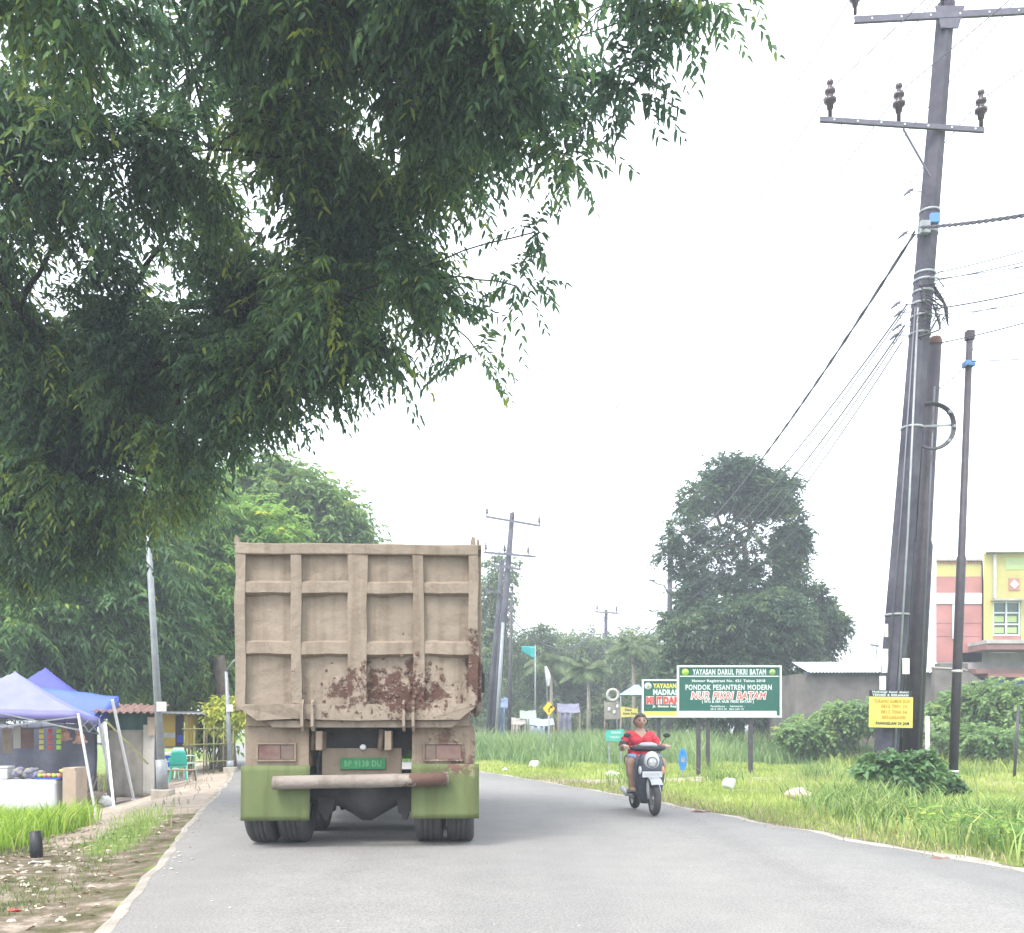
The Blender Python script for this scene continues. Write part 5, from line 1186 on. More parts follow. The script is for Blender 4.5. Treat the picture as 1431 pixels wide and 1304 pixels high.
# ------------------------------------------------------------------ utility poles on the right
def insulator(root,p,s=1.0,tilt=(0,0,1)):
    p=Vector(p); b=MB()
    b.lathe([(.0,0),(.028,0),(.028,.12),(.045,.13),(.05,.2),(.085,.22),(.09,.26),(.05,.28),(.045,.33),(.075,.35),(.075,.39),(.035,.41),(.03,.46),(.05,.48),(.045,.52),(0,.53)],(0,0,0),'Z',12)
    b.v=[(p.x+v[0]*s,p.y+v[1]*s,p.z+v[2]*s) for v in b.v]; return b.build('insulator',M['insulator'],root)
def at(b_,t,f): return b_.lerp(t,f)
D0=18.6
B1=onground(1233,D0); T1=P(1319,12,D0); T1.y=D0-.1
up1=thing('utility_pole','tall tapering concrete utility pole with two crossarms, leaning right, foremost of the cluster','utility pole',tuple(B1),0,'utility poles along the right side')
t=T1-B1; u=t.normalized()
MB().tube([tuple(-u*.2),tuple(t*.25),tuple(t*.5),tuple(t*.75),tuple(t)],[.245,.225,.205,.19,.17],8,smooth=False).build('pole',M['concrete_pole'],up1)
def onp(py,dx=0,dy=0,T=None,B=None):
    T=T or T1; B=B or B1; z=HC+(HY-py)/F*D0; f=(z-B.z)/(T.z-B.z); p=B.lerp(T,f)-B; return Vector((p.x+dx,p.y+dy,p.z))
def XZ(px,py,D=D0): return P(px,py,D)-B1
# lower crossarm (channel with holes) and its brace
def crossarm(root,a,b_,n,name='crossarm',w=.09):
    a=Vector(a);b_=Vector(b_); m=MB(); m.bar(a,b_,.012,w).bar(a+Vector((0,.028,w/2-.006)),b_+Vector((0,.028,w/2-.006)),.055,.012).bar(a+Vector((0,.028,-w/2+.006)),b_+Vector((0,.028,-w/2+.006)),.055,.012)
    o=m.build(name,M['galv_dark'],root,fix=False)
    for k in range(n):
        f=(k+.6)/n; q=a.lerp(b_,f); MB().tube([tuple(q+Vector((0,-.008,0))),tuple(q+Vector((0,-.014,0)))],.02,8).build('bolt_plate',M['sign_white'],o)
    return o
M['galv_dark']=mat('weathered_galvanised',(.13,.125,.17),.6,.3,6,bump=.1)
a=XZ(1146,166,D0-.34); b_=XZ(1376,181,D0-.34); crossarm(up1,a,b_,7)
for px,py in ((1160,166),(1256,171),(1371,180)): insulator(up1,XZ(px,py-1,D0-.30),1.35)
MB().bar(XZ(1262,180,D0-.3),XZ(1303,252,D0-.21),.03,.03).build('brace',M['galv_dark'],up1)
a=XZ(1194,27,D0-.3); b_=XZ(1440,14,D0-.3); crossarm(up1,a,b_,6,w=.12)
for px,py in ((1195,20),(1318,12)): insulator(up1,XZ(px,py,D0-.2),1.2)
insulator(up1,XZ(1438,10,D0-.2),1.2)
MB().prism([(-.28,0),(.28,0),(.16,-.42),(-.16,-.42)],-.2,-.17).build('top_bracket',M['galv_dark'],up1); o=[c for c in up1.children if c.name.startswith('top_bracket')][0]; o.location=onp(24)
# steel bands, clamps, boxes
for py in (300,330,386,396,412,428,446,470,600,860): 
    p=onp(py); q_=.245-.075*p.z/t.z; MB().lathe([(q_-.01,-.02),(q_+.004,-.02),(q_+.004,.025),(q_-.01,.025)],tuple(p),'Z',16).build('steel_band',M['galv'],up1)
MB().box(-.08,.1,-.28,-.2,-.16,.02,.01).build('blue_clamp_box',mat('blue_clamp',(.10,.25,.55),.5,.2,5,bump=0),up1); o=[c for c in up1.children if c.name.startswith('blue_clamp')][0]; o.location=onp(312)
MB().box(-.13,.05,-.30,-.2,-.12,.12,.01).build('junction_box',M['galv'],up1); o=[c for c in up1.children if c.name.startswith('junction')][0]; o.location=onp(330,-.12)
for px0,px1,r,mt,y0 in ((1250,1283,.022,'galv',1060),(1236,1279,.014,'thinwire',1000)):
    MB().tube([XZ(px0,y0,D0-.27),XZ((px0+px1)/2+2,y0*.5+430*.5,D0-.25),XZ(px1,430,D0-.22)],r,8).build('conduit',M[mt],up1)
# paper scraps and a torn white poster stuck to the pole
for px0,px1,py0,py1 in ((1229,1238,985,945),(1232,1241,940,907),(1236,1241,890,872),(1261,1271,942,920)):
    c=XZ((px0+px1)/2,(py0+py1)/2,D0-.262); MB().box(c.x-(px1-px0)/2/F*D0,c.x+(px1-px0)/2/F*D0,c.y-.004,c.y+.004,c.z-(py0-py1)/2/F*D0,c.z+(py0-py1)/2/F*D0).build('paper_scrap',M['sticker'],up1)
# cable knot of drop wires
kn=MB(); r=random.Random(5)
for k in range(16):
    py=r.uniform(385,470); p=onp(py); pts=[p+Vector((r.uniform(-.25,.3),-.27+r.uniform(-.06,.03),r.uniform(-.25,.25))) for _ in range(5)]; kn.tube(pts,r.choice([.008,.012,.018]),5,cap=False)
kn.build('wire_tangle',M['wire'],up1,fix=False)
lp=MB()
for k in range(5): lp.tube([XZ(1303,395+k*3),XZ(1318+k*1.5,418+k*3,D0-.2),XZ(1321+k,440+k*4,D0-.15),XZ(1314,452+k*2),XZ(1304,425)],.014,6,cap=False)
lp.build('slack_cable_loop',M['wire'],up1,fix=False)
for px,py in ((1270,268),):
    pass
for px,py in ((1262,326),(1252,424),(1256,436),(1254,455),(1250,468),(1270,266)):
    q=XZ(px,py,D0-.25); MB().tube([q+Vector((-.09,0,-.10)),q+Vector((.02,0,0)),q+Vector((.10,.03,.05))],[.016,.03,.014],6).tube([q,q+Vector((.36,.10,.02))],.009,5).tube([q+Vector((0,0,0)),q+Vector((.05,0,-.12)),q+Vector((-.03,0,-.16))],.010,5).build('anchor_clamp',M['galv_dark'],up1)
# second and third poles of the cluster
B2=onground(1271,18.9); T2=P(1307,477,18.9)
up2=thing('utility_pole','dark steel pole with a rusty cap, right member of the leaning cluster','utility pole',tuple(B2),0,'utility poles along the right side'); t=T2-B2
MB().tube([tuple(-t*.02),tuple(t*.55),tuple(t*.56),tuple(t)],[.19,.17,.14,.12],14).build('pole',M['steel_dark'],up2)
MB().lathe([(0,.1),(.1,.08),(.13,0),(.13,-.06)],tuple(t),'Z',14).build('rusty_cap',M['rust'],up2)
MB().tube([P(1283,1050,18.65)-B2,P(1299,700,18.65)-B2,P(1306,540,18.65)-B2],.02,6).build('conduit',M['thinwire'],up2)
MB().bar(P(1262,597,18.6)-B2,P(1335,594,18.6)-B2,.03,.04).build('cable_bracket',M['galv'],up2)
B3=onground(1250,19.3); T3=P(1291,395,19.3)
up3=thing('utility_pole','middle pole of the leaning cluster, grey with a pale stripe, behind the yellow advert sign','utility pole',tuple(B3),0,'utility poles along the right side'); t=T3-B3
MB().tube([tuple(-t*.02),tuple(t*.5),tuple(t)],[.20,.18,.15],8,smooth=False).build('pole',M['concrete_pole'],up3)
MB().tube([P(1262,1030,19.05)-B3,P(1277,760,19.05)-B3,P(1290,430,19.08)-B3],.03,6).build('conduit',M['galv'],up3)
# coil of cable
cc=P(1302,596,18.55); co=thing('cable_coil','black coil of spare cable hung on the right side of the leaning pole cluster','cable coil',tuple(cc))
for k in range(3):
    pts=[(math.sin(a)*(.40+.02*k),-.02*k+.01*math.sin(5*a),math.cos(a)*(.42+.015*k)) for a in [i_*math.pi*2/36 for i_ in range(37)]]
    MB().tube(pts,.022,8,cap=False).build('cable_turn',M['wire'],co)
for a in (.9,1.6,2.3): MB().box(math.sin(a)*.42-.03,math.sin(a)*.42+.03,-.08,.03,math.cos(a)*.43-.03,math.cos(a)*.43+.03,.008).build('cable_tie',M['galv'],co)
# thin black pole
B4=onground(1331,18.9); T4=P(1355,474,18.9)
up4=thing('telecom_pole','thin black steel pole with pale bands standing alone right of the leaning cluster','pole',tuple(B4)); t=T4-B4
MB().tube([tuple(-t*.02),tuple(t*.52),tuple(t*.525),tuple(t)],[.088,.086,.07,.062],14).build('pole',M['steel_dark'],up4)
MB().box(-.075,.075,-.075,.075,-.02,.16,.01).build('cap',M['steel_brown'],up4); o=[c for c in up4.children if c.name.startswith('cap')][0]; o.location=t
for f in (.05,.27): p=t*f; MB().lathe([(.089,-.02),(.097,-.02),(.097,.03),(.089,.03)],tuple(p),'Z',16).build('pale_band',M['sticker'],up4)
p=t*.945; MB().box(-.1,.1,-.09,.09,-.05,.05,.01).build('blue_clamp',[c for c in up1.children if c.name.startswith('blue_clamp')][0].data.materials[0],up4); o=[c for c in up4.children if c.name.startswith('blue_clamp')][0]; o.location=p
c=P(1342,480,18.9); rg=MB().tube([(math.sin(a)*.27,0,math.cos(a)*.32) for a in [i_*math.pi*2/32 for i_ in range(33)]],.007,5,cap=False).build('wire_ring',M['wire']); rg.location=c; tag(rg,'thin ring of loose wire hanging at the top of the thin black pole','wire ring')
# white marker post
o=MB().box(-.045,.045,-.04,.04,-.1,1.58,.006).box(-.05,.05,-.045,.045,1.2,1.45,.004).build('marker_post',M['white']); o.location=onground(1296,24.5); tag(o,'plain white square post behind the leaning pole cluster','post')
o=MB().tube([(0,0,-.1),(.12,0,1.9)],.04,8).build('dark_stake',M['steel_dark']); o.location=onground(1417,25); tag(o,'slim dark stake leaning at the right edge of the view','stake')
# concrete slab
o=MB().box(-2.4,2.6,-.9,1.0,-.05,.13,.03).build('concrete_slab',M['stone']); o.location=onground(1400,30); o.rotation_euler=(0,0,.05); tag(o,'low pale concrete slab on the lawn at the right edge','slab')

# yellow advert sign tied to the poles
ys=thing('advert_sign','small yellow advert sign with a black top band, fixed to the leaning poles','sign',tuple(P(1245,991,18.25)),0); ys.rotation_euler=(0,math.radians(1),0)
k=18.25/F
MB().box(-30.5*k,30.5*k,-.012,.012,-26*k,17*k,.003).build('yellow_board',M['sign_yellow'],ys)
MB().box(-30.5*k,29*k,-.012,.012,17.3*k,26*k,.003).build('black_band',M['sign_ink'],ys)
text_obj('lettering','Hubungi kami disini',.1,M['sign_white'],ys,(-.02,-.014,23.5*k),width=50*k,height=3.5*k,bold=.004)
text_obj('lettering','TEKNISI & REKANAN',.1,M['sign_white'],ys,(-.02,-.014,19.5*k),width=50*k,height=3.2*k,bold=.004)
for s,x,y_,w_ in (('TUKANG SUMUR BOR',1,11,50),('0812 7001 20',4,4,36),('0813 7004 56',4,-4,36),('BERGARANSI',4,-11.5,32)):
    text_obj('lettering',s,.1,M['sign_brown'],ys,(x*k,-.014,y_*k),width=w_*k,height=4.6*k,bold=.003)
text_obj('lettering','PANGGILAN 24 JAM',.1,M['sign_ink'],ys,(2*k,-.014,-20.5*k),width=46*k,height=5*k,bold=.004)

# signboards
def board(name,label,px0,px1,py0,py1,D,rz,posts,yoff=0):
    c=P((px0+px1)/2,py1,D); r=thing(name,label,'signboard',(c.x,c.y,0),rz,'green school signboards'); k=D/F; w_=(px1-px0)*k; h=(py1-py0)*k; z0=c.z
    MB().box(-w_/2+.03,w_/2-.03,-.015,.03,z0+.03,z0+h-.03).build('panel',M['sign_green'],r)
    f=MB(); t=.055
    f.box(-w_/2,w_/2,-.05,.04,z0+h-t,z0+h,.006).box(-w_/2,w_/2,-.05,.04,z0,z0+t,.006).box(-w_/2,-w_/2+t,-.048,.038,z0+t,z0+h-t,.004).box(w_/2-t,w_/2,-.048,.038,z0+t,z0+h-t,.004); f.build('frame',M['sign_white'],r,fix=False)
    for x in posts: MB().box(x-.055,x+.055,.045,.15,-.1,z0+h*.95,.006).build('post',M['steel_dark'],r)
    return r,k,w_,h,z0
D=26.8
sb_,k,w_,h,z0=board('signboard','large green signboard with white frame and red lettered school name, on two posts',946,1092,930,1003,D,math.radians(0),((977-1019)*D/F,(1050-1019)*D/F))
def SX(px): return (px-1019)*k
def SZ(py): return z0+(1003-py)*k
def L(s,px,py,wpx,hpx,mt='sign_white',r=None,bold=.006,shear=0,y=-.02): return text_obj('lettering',s,.1,M[mt],r or sb_,(SX(px),y,SZ(py)),width=wpx*k,height=hpx*k,bold=bold,shear=shear)
MB().box(SX(950),SX(1088),-.03,-.016,SZ(946),SZ(944.4)).build('dividing_line',M['sign_white'],sb_)
L('YAYASAN DARUL FIKRI BATAM',1019,939,102,7.5,bold=.004)
L('Nomor Registrasi No. 421 Tahun 2018',1018,952,102,4.4,bold=.004)
L('PONDOK PESANTREN MODERN',1018,960.6,120,7,bold=.003)
L('NUR FIKRI BATAM',1018,972,104,9.3,bold=.011,shear=.2); text_obj('lettering','NUR FIKRI BATAM',.1,M['sign_red'],sb_,(SX(1018),-.026,SZ(972)),width=104*k,height=9.3*k,bold=.0,shear=.2)
L('( MTs & MA NUR FIKRI BATAM )',1017,981,72,4.6,bold=.005)
L('Pendaftaran :',1004,987,22,2.6,bold=.003); L('0812 7012 34',1004,991,22,2.4,bold=.003); L('Sekretariat :',1030,987,20,2.6,bold=.003); L('0813 6401 22',1029,991,20,2.4,bold=.003)
MB().box(SX(949),SX(1085),-.03,-.016,SZ(1000),SZ(993.6)).build('address_strip',M['sign_white'],sb_)
text_obj('lettering','Jl. Trans Barelang, Kel. Tembesi, Kec. Sagulung, Kota Batam',.1,M['roofgrey'],sb_,(SX(1018),-.033,SZ(997)),width=96*k,height=3*k,bold=.002)
def seal(px,py,r_,mt,mt2,root,y=-.03):
    c=(SX(px),y,SZ(py)); e=MB(); e.lathe([(0,-.01),(r_*k*.95,-.01),(r_*k,0),(r_*k,.012)],c,'Y',24); o=e.build('emblem',M[mt],root)
    b=MB(); 
    for q in range(5): a=q*1.2566+1.57; b.bar((c[0],y-.014,c[2]),(c[0]+math.cos(a)*r_*k*.6,y-.014,c[2]+math.sin(a)*r_*k*.6),.035,.006)
    b.build('emblem_star',M[mt2],o)
seal(957.5,939.5,4.8,'sign_lime','sign_yellow',sb_); seal(1079,939.5,4.3,'sign_olive','sign_lime',sb_)
D=30
s2,k,w_,h,z0=board('signboard','smaller green signboard with yellow bottom strip, half hidden behind the large one',897,1010,949.5,1003,D,0,((921-953.5)*D/F,(990-953.5)*D/F))
def SX(px): return (px-953.5)*k
def SZ(py): return z0+(1003-py)*k
MB().box(SX(899.5),SX(1007),-.03,-.016,SZ(1000.5),SZ(994)).build('yellow_strip',M['sign_yellow'],s2)
seal(905.5,959,5,'sign_white','sign_olive',s2)
L('YAYASAN DARUL',942,958.5,58,6,'sign_yellow',s2); L('MADRASAH',936,967.5,46,7,'sign_white',s2)
for x0,x1,s in ((903,914,'MI'),(917,925,'IT'),(926.5,962,'DARUL')):
    MB().box(SX(x0),SX(x1),-.024,-.016,SZ(984.5),SZ(973)).build('letter_plate',M['sign_white'],s2); text_obj('lettering',s,.1,M['sign_red'],s2,(SX((x0+x1)/2),-.027,SZ(978.8)),width=(x1-x0-2)*k,height=8.5*k,bold=.008)
L('Jl. Batam Raya',930,987.5,36,3.6,'sign_white',s2)
# teal board, stake, ring, banner, awning
D=33; k=D/F
c=P(859.5,1041,D); r=thing('teal_board','small turquoise board low in the reeds left of the scooter rider','sign',tuple(onground(859.5,D))); zb=-r.location.z
def zz(py): return HC+(HY-py)/F*D
MB().prism([(-13*k,zz(1033)),(13*k,zz(1034)),(12*k,zz(1016.5)),(-13*k,zz(1019))],-.02,.02).build('panel',mat('turquoise_board',(.06,.42,.36),.5,.2,4,bump=0),r)
for x in (-8,8): MB().box(x*k-.03,x*k+.03,.022,.06,-.1,zz(1020)).build('post',M['galv'],r)
text_obj('lettering','DIJUAL',.1,M['sign_white'],r,(2*k,-.024,zz(1022)),width=14*k,height=4*k,bold=.004)
text_obj('lettering','TANAH',.1,M['sign_white'],r,(-1*k,-.024,zz(1028)),width=14*k,height=3.4*k,bold=.002)
D=26; c=onground(954,D); r=thing('blue_marker','bright blue utility marker standing in the lawn left of the big signboard posts','marker',tuple(c))
MB().box(-.06,.06,-.03,.03,-.05,.05,.004).box(-.10,.10,-.03,.03,.05,.42,.01).box(-.055,.055,-.035,.035,.42,.52,.004).build('body',mat('bright_blue',(.02,.22,.65),.5,.2,4,bump=0),r)
MB().box(-.05,.05,-.04,-.032,.15,.3,.002).build('label_plate',M['galv'],r); r.location.z+= .25; MB().box(-.02,.02,-.02,.02,-.3,-.05).build('stake',M['galv'],r)
D=46; k=D/F
r=thing('wreath_board','pale round wreath on a stand with a white floral board beneath it','wreath',tuple(onground(857,D)))
def zz(py): return HC+(HY-py)/F*D
MB().tube([(math.sin(a)*.26-.02,0,zz(970)+math.cos(a)*.26) for a in [i_*math.pi*2/20 for i_ in range(21)]],.075,8,cap=False).build('ring',M['tarp_pale'],r)
MB().box(-.42,.34,-.03,.03,zz(1004),zz(980),.01).build('board',M['tarp_beige'],r)
for x in (-.4,.33): MB().tube([(x,0.05,0),(x,.05,zz(978))],.025,6).build('leg',M['wood'],r)
for x,z_ in ((-.2,990),(.05,994),(.2,986)): MB().ell((x,-.05,zz(z_)),(.07,.03,.1),10,8).build('flower',M['white'],r)
r=thing('yellow_banner','yellow banner with dark writing left of the smaller signboard','banner',tuple(onground(879,45))); D=45;k=D/F
MB().prism([(-11*k,zz(1002)),(13*k,zz(1001)),(12*k,zz(990)),(-12*k,zz(987))],-.015,.015).build('panel',M['sign_yellow'],r)
text_obj('lettering','Nasi',.1,M['sign_ink'],r,(-1*k,-.02,zz(991.5)),width=9*k,height=3.5*k,bold=.004); text_obj('lettering','Ayam Soto',.1,M['sign_ink'],r,(1*k,-.02,zz(997)),width=19*k,height=3.8*k,bold=.004)
for x in (-11,12): MB().tube([(x*k,.03,0),(x*k,.03,zz(986))],.025,6).build('pole',M['wood'],r)
r=thing('market_awning','small periwinkle blue awning far off between the wreath and the smaller signboard','awning',tuple(onground(883,50))); D=50;k=D/F
zc=zz(971); MB().add([(-19*k,-.9,zc),(17*k,-.9,zc),(17*k,.9,zc),(-19*k,.9,zc),(4*k,0,zz(956)),(10*k,0,zz(956))],[(0,1,5,4),(1,2,5),(2,3,4,5),(3,0,4)]).build('canopy',mat('periwinkle_canvas',(.28,.36,.75),.7,.15,3,bump=.1),r)
for x in (-18,16):
    for y in (-.85,.85): MB().tube([(x*k,y,0),(x*k,y,zc)],.03,6).build('leg',M['galv'],r)
# yellow warning diamond
D=38; k=D/F; b_=onground(767,D); r=thing('warning_sign','yellow diamond warning sign with a black bend symbol on a thin post','road sign',tuple(b_))
def zz(py): return HC+(HY-py)/F*D
zc=zz(989); a=10*k
MB().prism([(-a*.85,zc),(0,zc-a),(a*.85,zc),(0,zc+a)],-.01,.01).build('plate',M['amber'],r)
MB().prism([(-.02,zc-.15),(.03,zc-.15),(.03,zc-.02),(.12,zc+.04),(.09,zc+.08),(-.02,zc+.0)],-.016,-.012).prism([(.03,zc+.1),(.15,zc+.12),(.14,zc-.02)],-.016,-.012).build('bend_symbol',M['sign_ink'],r)
MB().tube([(0,.03,-.1),(0,.03,zc)],.03,8).build('post',M['galv'],r)
# teal flag and white flag banner
D=52; k=D/F
def zz(py): return HC+(HY-py)/F*D
r=thing('teal_flag','teal pennant hanging high in the far trees right of the leaning poles','flag',tuple(onground(748,D)))
MB().tube([(0,0,-.1),(0,0,zz(900))],.035,8).build('pole',M['galv'],r)
solid(grid_sheet(lambda u,v:Vector((-.0-u*19*k,.06*math.sin(u*5),zz(902)-v*(19-12*u)*k)),8,6).build('cloth',M['teal'],r),.006)
r=thing('white_flag','narrow white feather flag on a bent pole above the yellow diamond sign','flag',tuple(onground(765,D)))
MB().tube([(0,0,-.1),(-.02,0,zz(960)),(-.15,0,zz(930))],.025,6).build('pole',M['galv'],r)
solid(grid_sheet(lambda u,v:Vector((-.15+.13*v+u*.26*math.sin(math.pi*(.15+.7*v)),.03*math.sin(v*9),zz(930)-v*28*k)),4,10).build('cloth',M['white'],r),.006)
# heaps and covers in front of the far trees
def cover(name,label,cat,px0,px1,py0,py1,D,mt,seed,py_front=None):
    k=D/F; b_=onground((px0+px1)/2,D); r=thing(name,label,cat,tuple(b_)); w_=(px1-px0)*k*1.15; z0=0.0; z1=HC+(HY-py0)/F*D-b_.z
    solid(grid_sheet(lambda u,v:Vector((-w_/2+w_*u,-.8+1.6*v,z1*(.80+.2*v)+.10*w_*(-math.sin(math.pi*u))*.5+.06*noise.noise(Vector((u*4,v*3,seed))))),12,8).build('roof_sheet',mt,r),.01)
    solid(grid_sheet(lambda u,v:Vector((-w_/2+w_*(.05+.55*u),-.78+.06*math.sin(u*14+seed),.25+(z1*.78-.25)*v)),12,5).build('hanging_cloth',mt,r),.01)
    for x in (-.47,.47):
        for y in (-.75,.75): MB().tube([(x*w_,y,-.1),(x*w_,y,z1*(.8 if y<0 else 1.))],.03,6).build('support',M['wood'],r)
    MB().box(-w_*.4,w_*.42,-.3,.5,0,.75,.02).build('counter',M['wood'],r)
    return r
cover('covered_stall','pale green plastic cover draped over a roadside stall left of the yellow diamond sign','stall',728,748,992,1012,50,mat('pale_green_sheet',(.28,.36,.30),.8,.3,3,bump=.3),1)
cover('covered_stall','beige cover sagging beside the leaning poles, leftmost of the far covered stalls','stall',716,733,1002,1020,49,M['tarp_beige'],2)
cover('covered_stall','low light blue grey cover below the yellow diamond sign','stall',742,772,1003,1019,47,mat('bluegrey_sheet',(.26,.31,.38),.7,.2,3,bump=.2),3)
cover('covered_stall','mauve grey cover right of the yellow diamond sign','stall',781,808,982,1002,52,mat('mauve_sheet',(.2,.2,.28),.8,.4,3,bump=.3),4)
cover('covered_stall','small blue cover partly behind the leaning poles','stall',696,712,974,1000,52,mat('light_blue_sheet',(.18,.26,.4),.8,.3,3,bump=.2),5)
o=litter(857,1088,.01,M['bag'],'x','x','x'); bpy.data.objects.remove(o)

# far utility poles
def far_pole(label,px0,py0,px1,py1,D,r0,arms,mt='concrete_pole',name='utility_pole',ins=True):
    b_=onground(px0,D); t=P(px1,py1,D)-b_; r=thing(name,label,'utility pole',tuple(b_),0,'utility poles along the right side')
    MB().tube([tuple(-t*.02),tuple(t*.5),tuple(t)],[r0,r0*.85,r0*.62],8).build('pole',M[mt],r)
    for (xa,ya,xb,yb,xs) in arms:
        A=P(xa,ya,D-.25)-b_; B_=P(xb,yb,D-.25)-b_; MB().bar(A,B_,.08,.11).build('crossarm',M['galv_dark'],r)
        for f in xs:
            q=A.lerp(B_,f); 
            if ins: insulator(r,q,1.0 if D<60 else 1.1)
    return r
fp=far_pole('concrete utility pole with three crossarms, tallest of the far leaning group',689,1052,716,717,52,.21,[(679,722,755,735,(.02,.5,.98)),(676,772,749,778,(.04,.4,.85)),(690,790,728,796,(.04,.96))])
far_pole('second utility pole of the far leaning group, shorter and left of the tallest',680,1046,702,783,53,.17,[(678,826,720,830,(.1,.9))])
far_pole('dark thin pole right of the far leaning group',711,1054,715,835,50,.11,[],'steel_dark')
far_pole('pale grey steel pole leaning along the far group at its foot',693,1050,703,870,51,.13,[],'galv')
far_pole('small far utility pole with one short crossarm in the middle distance',845,1030,847,852,72,.2,[(831,855,865,857,(.1,.9))])
far_pole('utility pole with a lamp arm rising in front of the tall dome shaped tree',936,1030,936,760,55,.2,[(924,760,940,757,(.1,))])
r=[o for o in COL.objects if o.get('label','').startswith('utility pole with a lamp arm')][0]
MB().tube([P(936,834,55)-r.location,P(928,818,55)-r.location,P(918,816,55)-r.location,P(911,811,55)-r.location],[.05,.045,.04,.035],6).build('lamp_arm',M['galv_dark'],r); MB().ell(tuple(P(911,811,55)-r.location),(.22,.12,.06),10,6).build('lamp_head',M['galv'],r)
far_pole('distant slim pole with a street lamp above the white metal roof',1225,1010,1225,898,60,.09,[(1216,901,1228,903,())],'galv')

# ------------------------------------------------------------------ wires
def wire(a,b_,sag,r,label,grp,mt='wire',n=28,name='overhead_wire',twist=0):
    a=Vector(a); b_=Vector(b_); L_=(b_-a).length; pts=[]
    for j in range(n+1):
        t=j/n; p=a.lerp(b_,t); p.z-=sag*4*t*(1-t)
        pts.append(p-a)
    m=MB()
    if twist:
        for q in range(2):
            m.tube([p+Vector((math.sin(j*1.7+q*3.14)*twist*.4,0,math.cos(j*1.7+q*3.14)*twist)) for j,p in enumerate(pts)],r,5,cap=False)
    else: m.tube(pts,r,5,cap=False)
    o=m.build(name,M[mt],fix=False); o.location=a; tag(o,label,'wire',grp); return o
lowp=[P(1160,125,18.4),P(1256,130,18.4),P(1371,140,18.4)]; farp=[P(680,716,51.7),P(716,713,51.7),P(754,728,51.7)]
farq=[P(679,768,51.7),P(704,768,51.7),P(738,772,51.7)]
topp=[P(1195,-12,18.4),P(1318,-18,18.4),P(1438,-22,18.4)]
for k_,(a,b_) in enumerate(zip(topp,farp)): wire(a,b_,.9,.011,'high thin line from the top crossarm of the near pole, '+('left','middle','right')[k_]+' of three','lines between the near and far poles','thinwire')
for k_,(a,b_) in enumerate(zip(lowp,farq)): wire(a,b_,1.1,.011,'thin line from the lower crossarm of the near pole, '+('left','middle','right')[k_]+' of three','lines between the near and far poles','thinwire')
nxt=Vector((10.5,-38,0))
for k_,a in enumerate(lowp): wire(a,a+nxt+Vector((0,0,.3)),1.0,.010,'thin line rising from the lower crossarm towards the upper right, '+('left','middle','right')[k_]+' of three','lines passing above the viewer','thinwire')
for k_,a in enumerate(topp): wire(a,a+nxt+Vector((0,0,.3)),1.0,.010,'thin line leaving the top crossarm over the viewer, '+('left','middle','right')[k_]+' of three','lines passing above the viewer','thinwire')
K=P(936,775,54.8)
wire(P(1278,326,18.4),K,.9,.022,'thick twisted dark cable from the near pole down behind the dome shaped tree','cables from the near pole to the lamp armed pole',n=60,twist=.03)
wire(P(1284,318,18.4),P(1560,276,12),.06,.02,'thick twisted cable leaving the near pole to the upper right edge',None,n=50,twist=.022)
for k_,(py,pb,rr_) in enumerate(((425,790,.018),(432,800,.014),(455,806,.018),(462,822,.014),(478,834,.014))):
    wire(P(1268-k_*2,py,18.4),P(934,pb,54.8),1.0+.15*k_,rr_,'telephone wire from the tangled clamps to the lamp armed pole, number '+('one','two','three','four','five')[k_]+' from the top','cables from the near pole to the lamp armed pole','wire' if k_%2==0 else 'thinwire')
for k_,(px,py,e,rr_) in enumerate(((1306,382,330,.010),(1306,392,350,.010),(1306,402,352,.009),(1306,412,372,.009),(1304,420,374,.009),(1304,432,396,.014),(1304,448,402,.009),(1310,480,432,.012),(1306,390,362,.009),(1305,440,420,.009))):
    wire(P(px,py,18.5),P(1431+110,e-14,16.5),.05,rr_,'drop wire fanning right from the near pole, number '+('one','two','three','four','five','six','seven','eight','nine','ten')[k_]+' from the top','drop wires fanning to the right edge','wire' if rr_>.009 else 'thinwire')
wire(P(1358,505,18.8),P(1560,490,17),.03,.009,'thin wire from the top of the thin black pole to the right edge',None)
wire(P(1354,508,18.8),P(1305,548,18.7),.03,.010,'short slack wire joining the thin black pole to the leaning cluster',None)
wire(P(1262,540,18.5),P(900,880,60),.6,.008,'thin wire leaving the leaning cluster at mid height towards the far trees','thin wires leaving the cluster','thinwire')
wire(P(1252,603,18.5),P(960,850,52),.5,.008,'lower thin wire leaving the leaning cluster near the cable coil','thin wires leaving the cluster','thinwire')
wire(K,P(847,858,72),1.0,.022,'dark cable from the lamp armed pole to the small far pole','cables of the far line')
wire(P(935,812,54.8),P(846,862,72),1.1,.014,'thinner cable below the one between the lamp armed pole and the small far pole','cables of the far line')
wire(P(846,860,72),P(706,852,52),2.3,.035,'sagging dark cable from the small far pole to the far leaning group','cables of the far line')
wire(P(846,864,72),P(700,878,52),2.0,.02,'lower sagging cable from the small far pole to the far leaning group','cables of the far line')

# ------------------------------------------------------------------ buildings on the right
D=42; k=D/F; bp_=onground(1372,D); sh_=thing('shop_building','two storey pink and yellow shop building with a six pane window','building',tuple(bp_),math.radians(0)); R=bp_
def X(px): return (px-1372)*k
def Z(py): return HC+(HY-py)/F*D-R.z
def bb(name,px0,px1,py0,py1,y0,y1,mt,par=None,bev=.0): return MB().box(X(px0),X(px1),y0,y1,Z(py1),Z(py0),bev).build(name,M[mt],par or sh_)
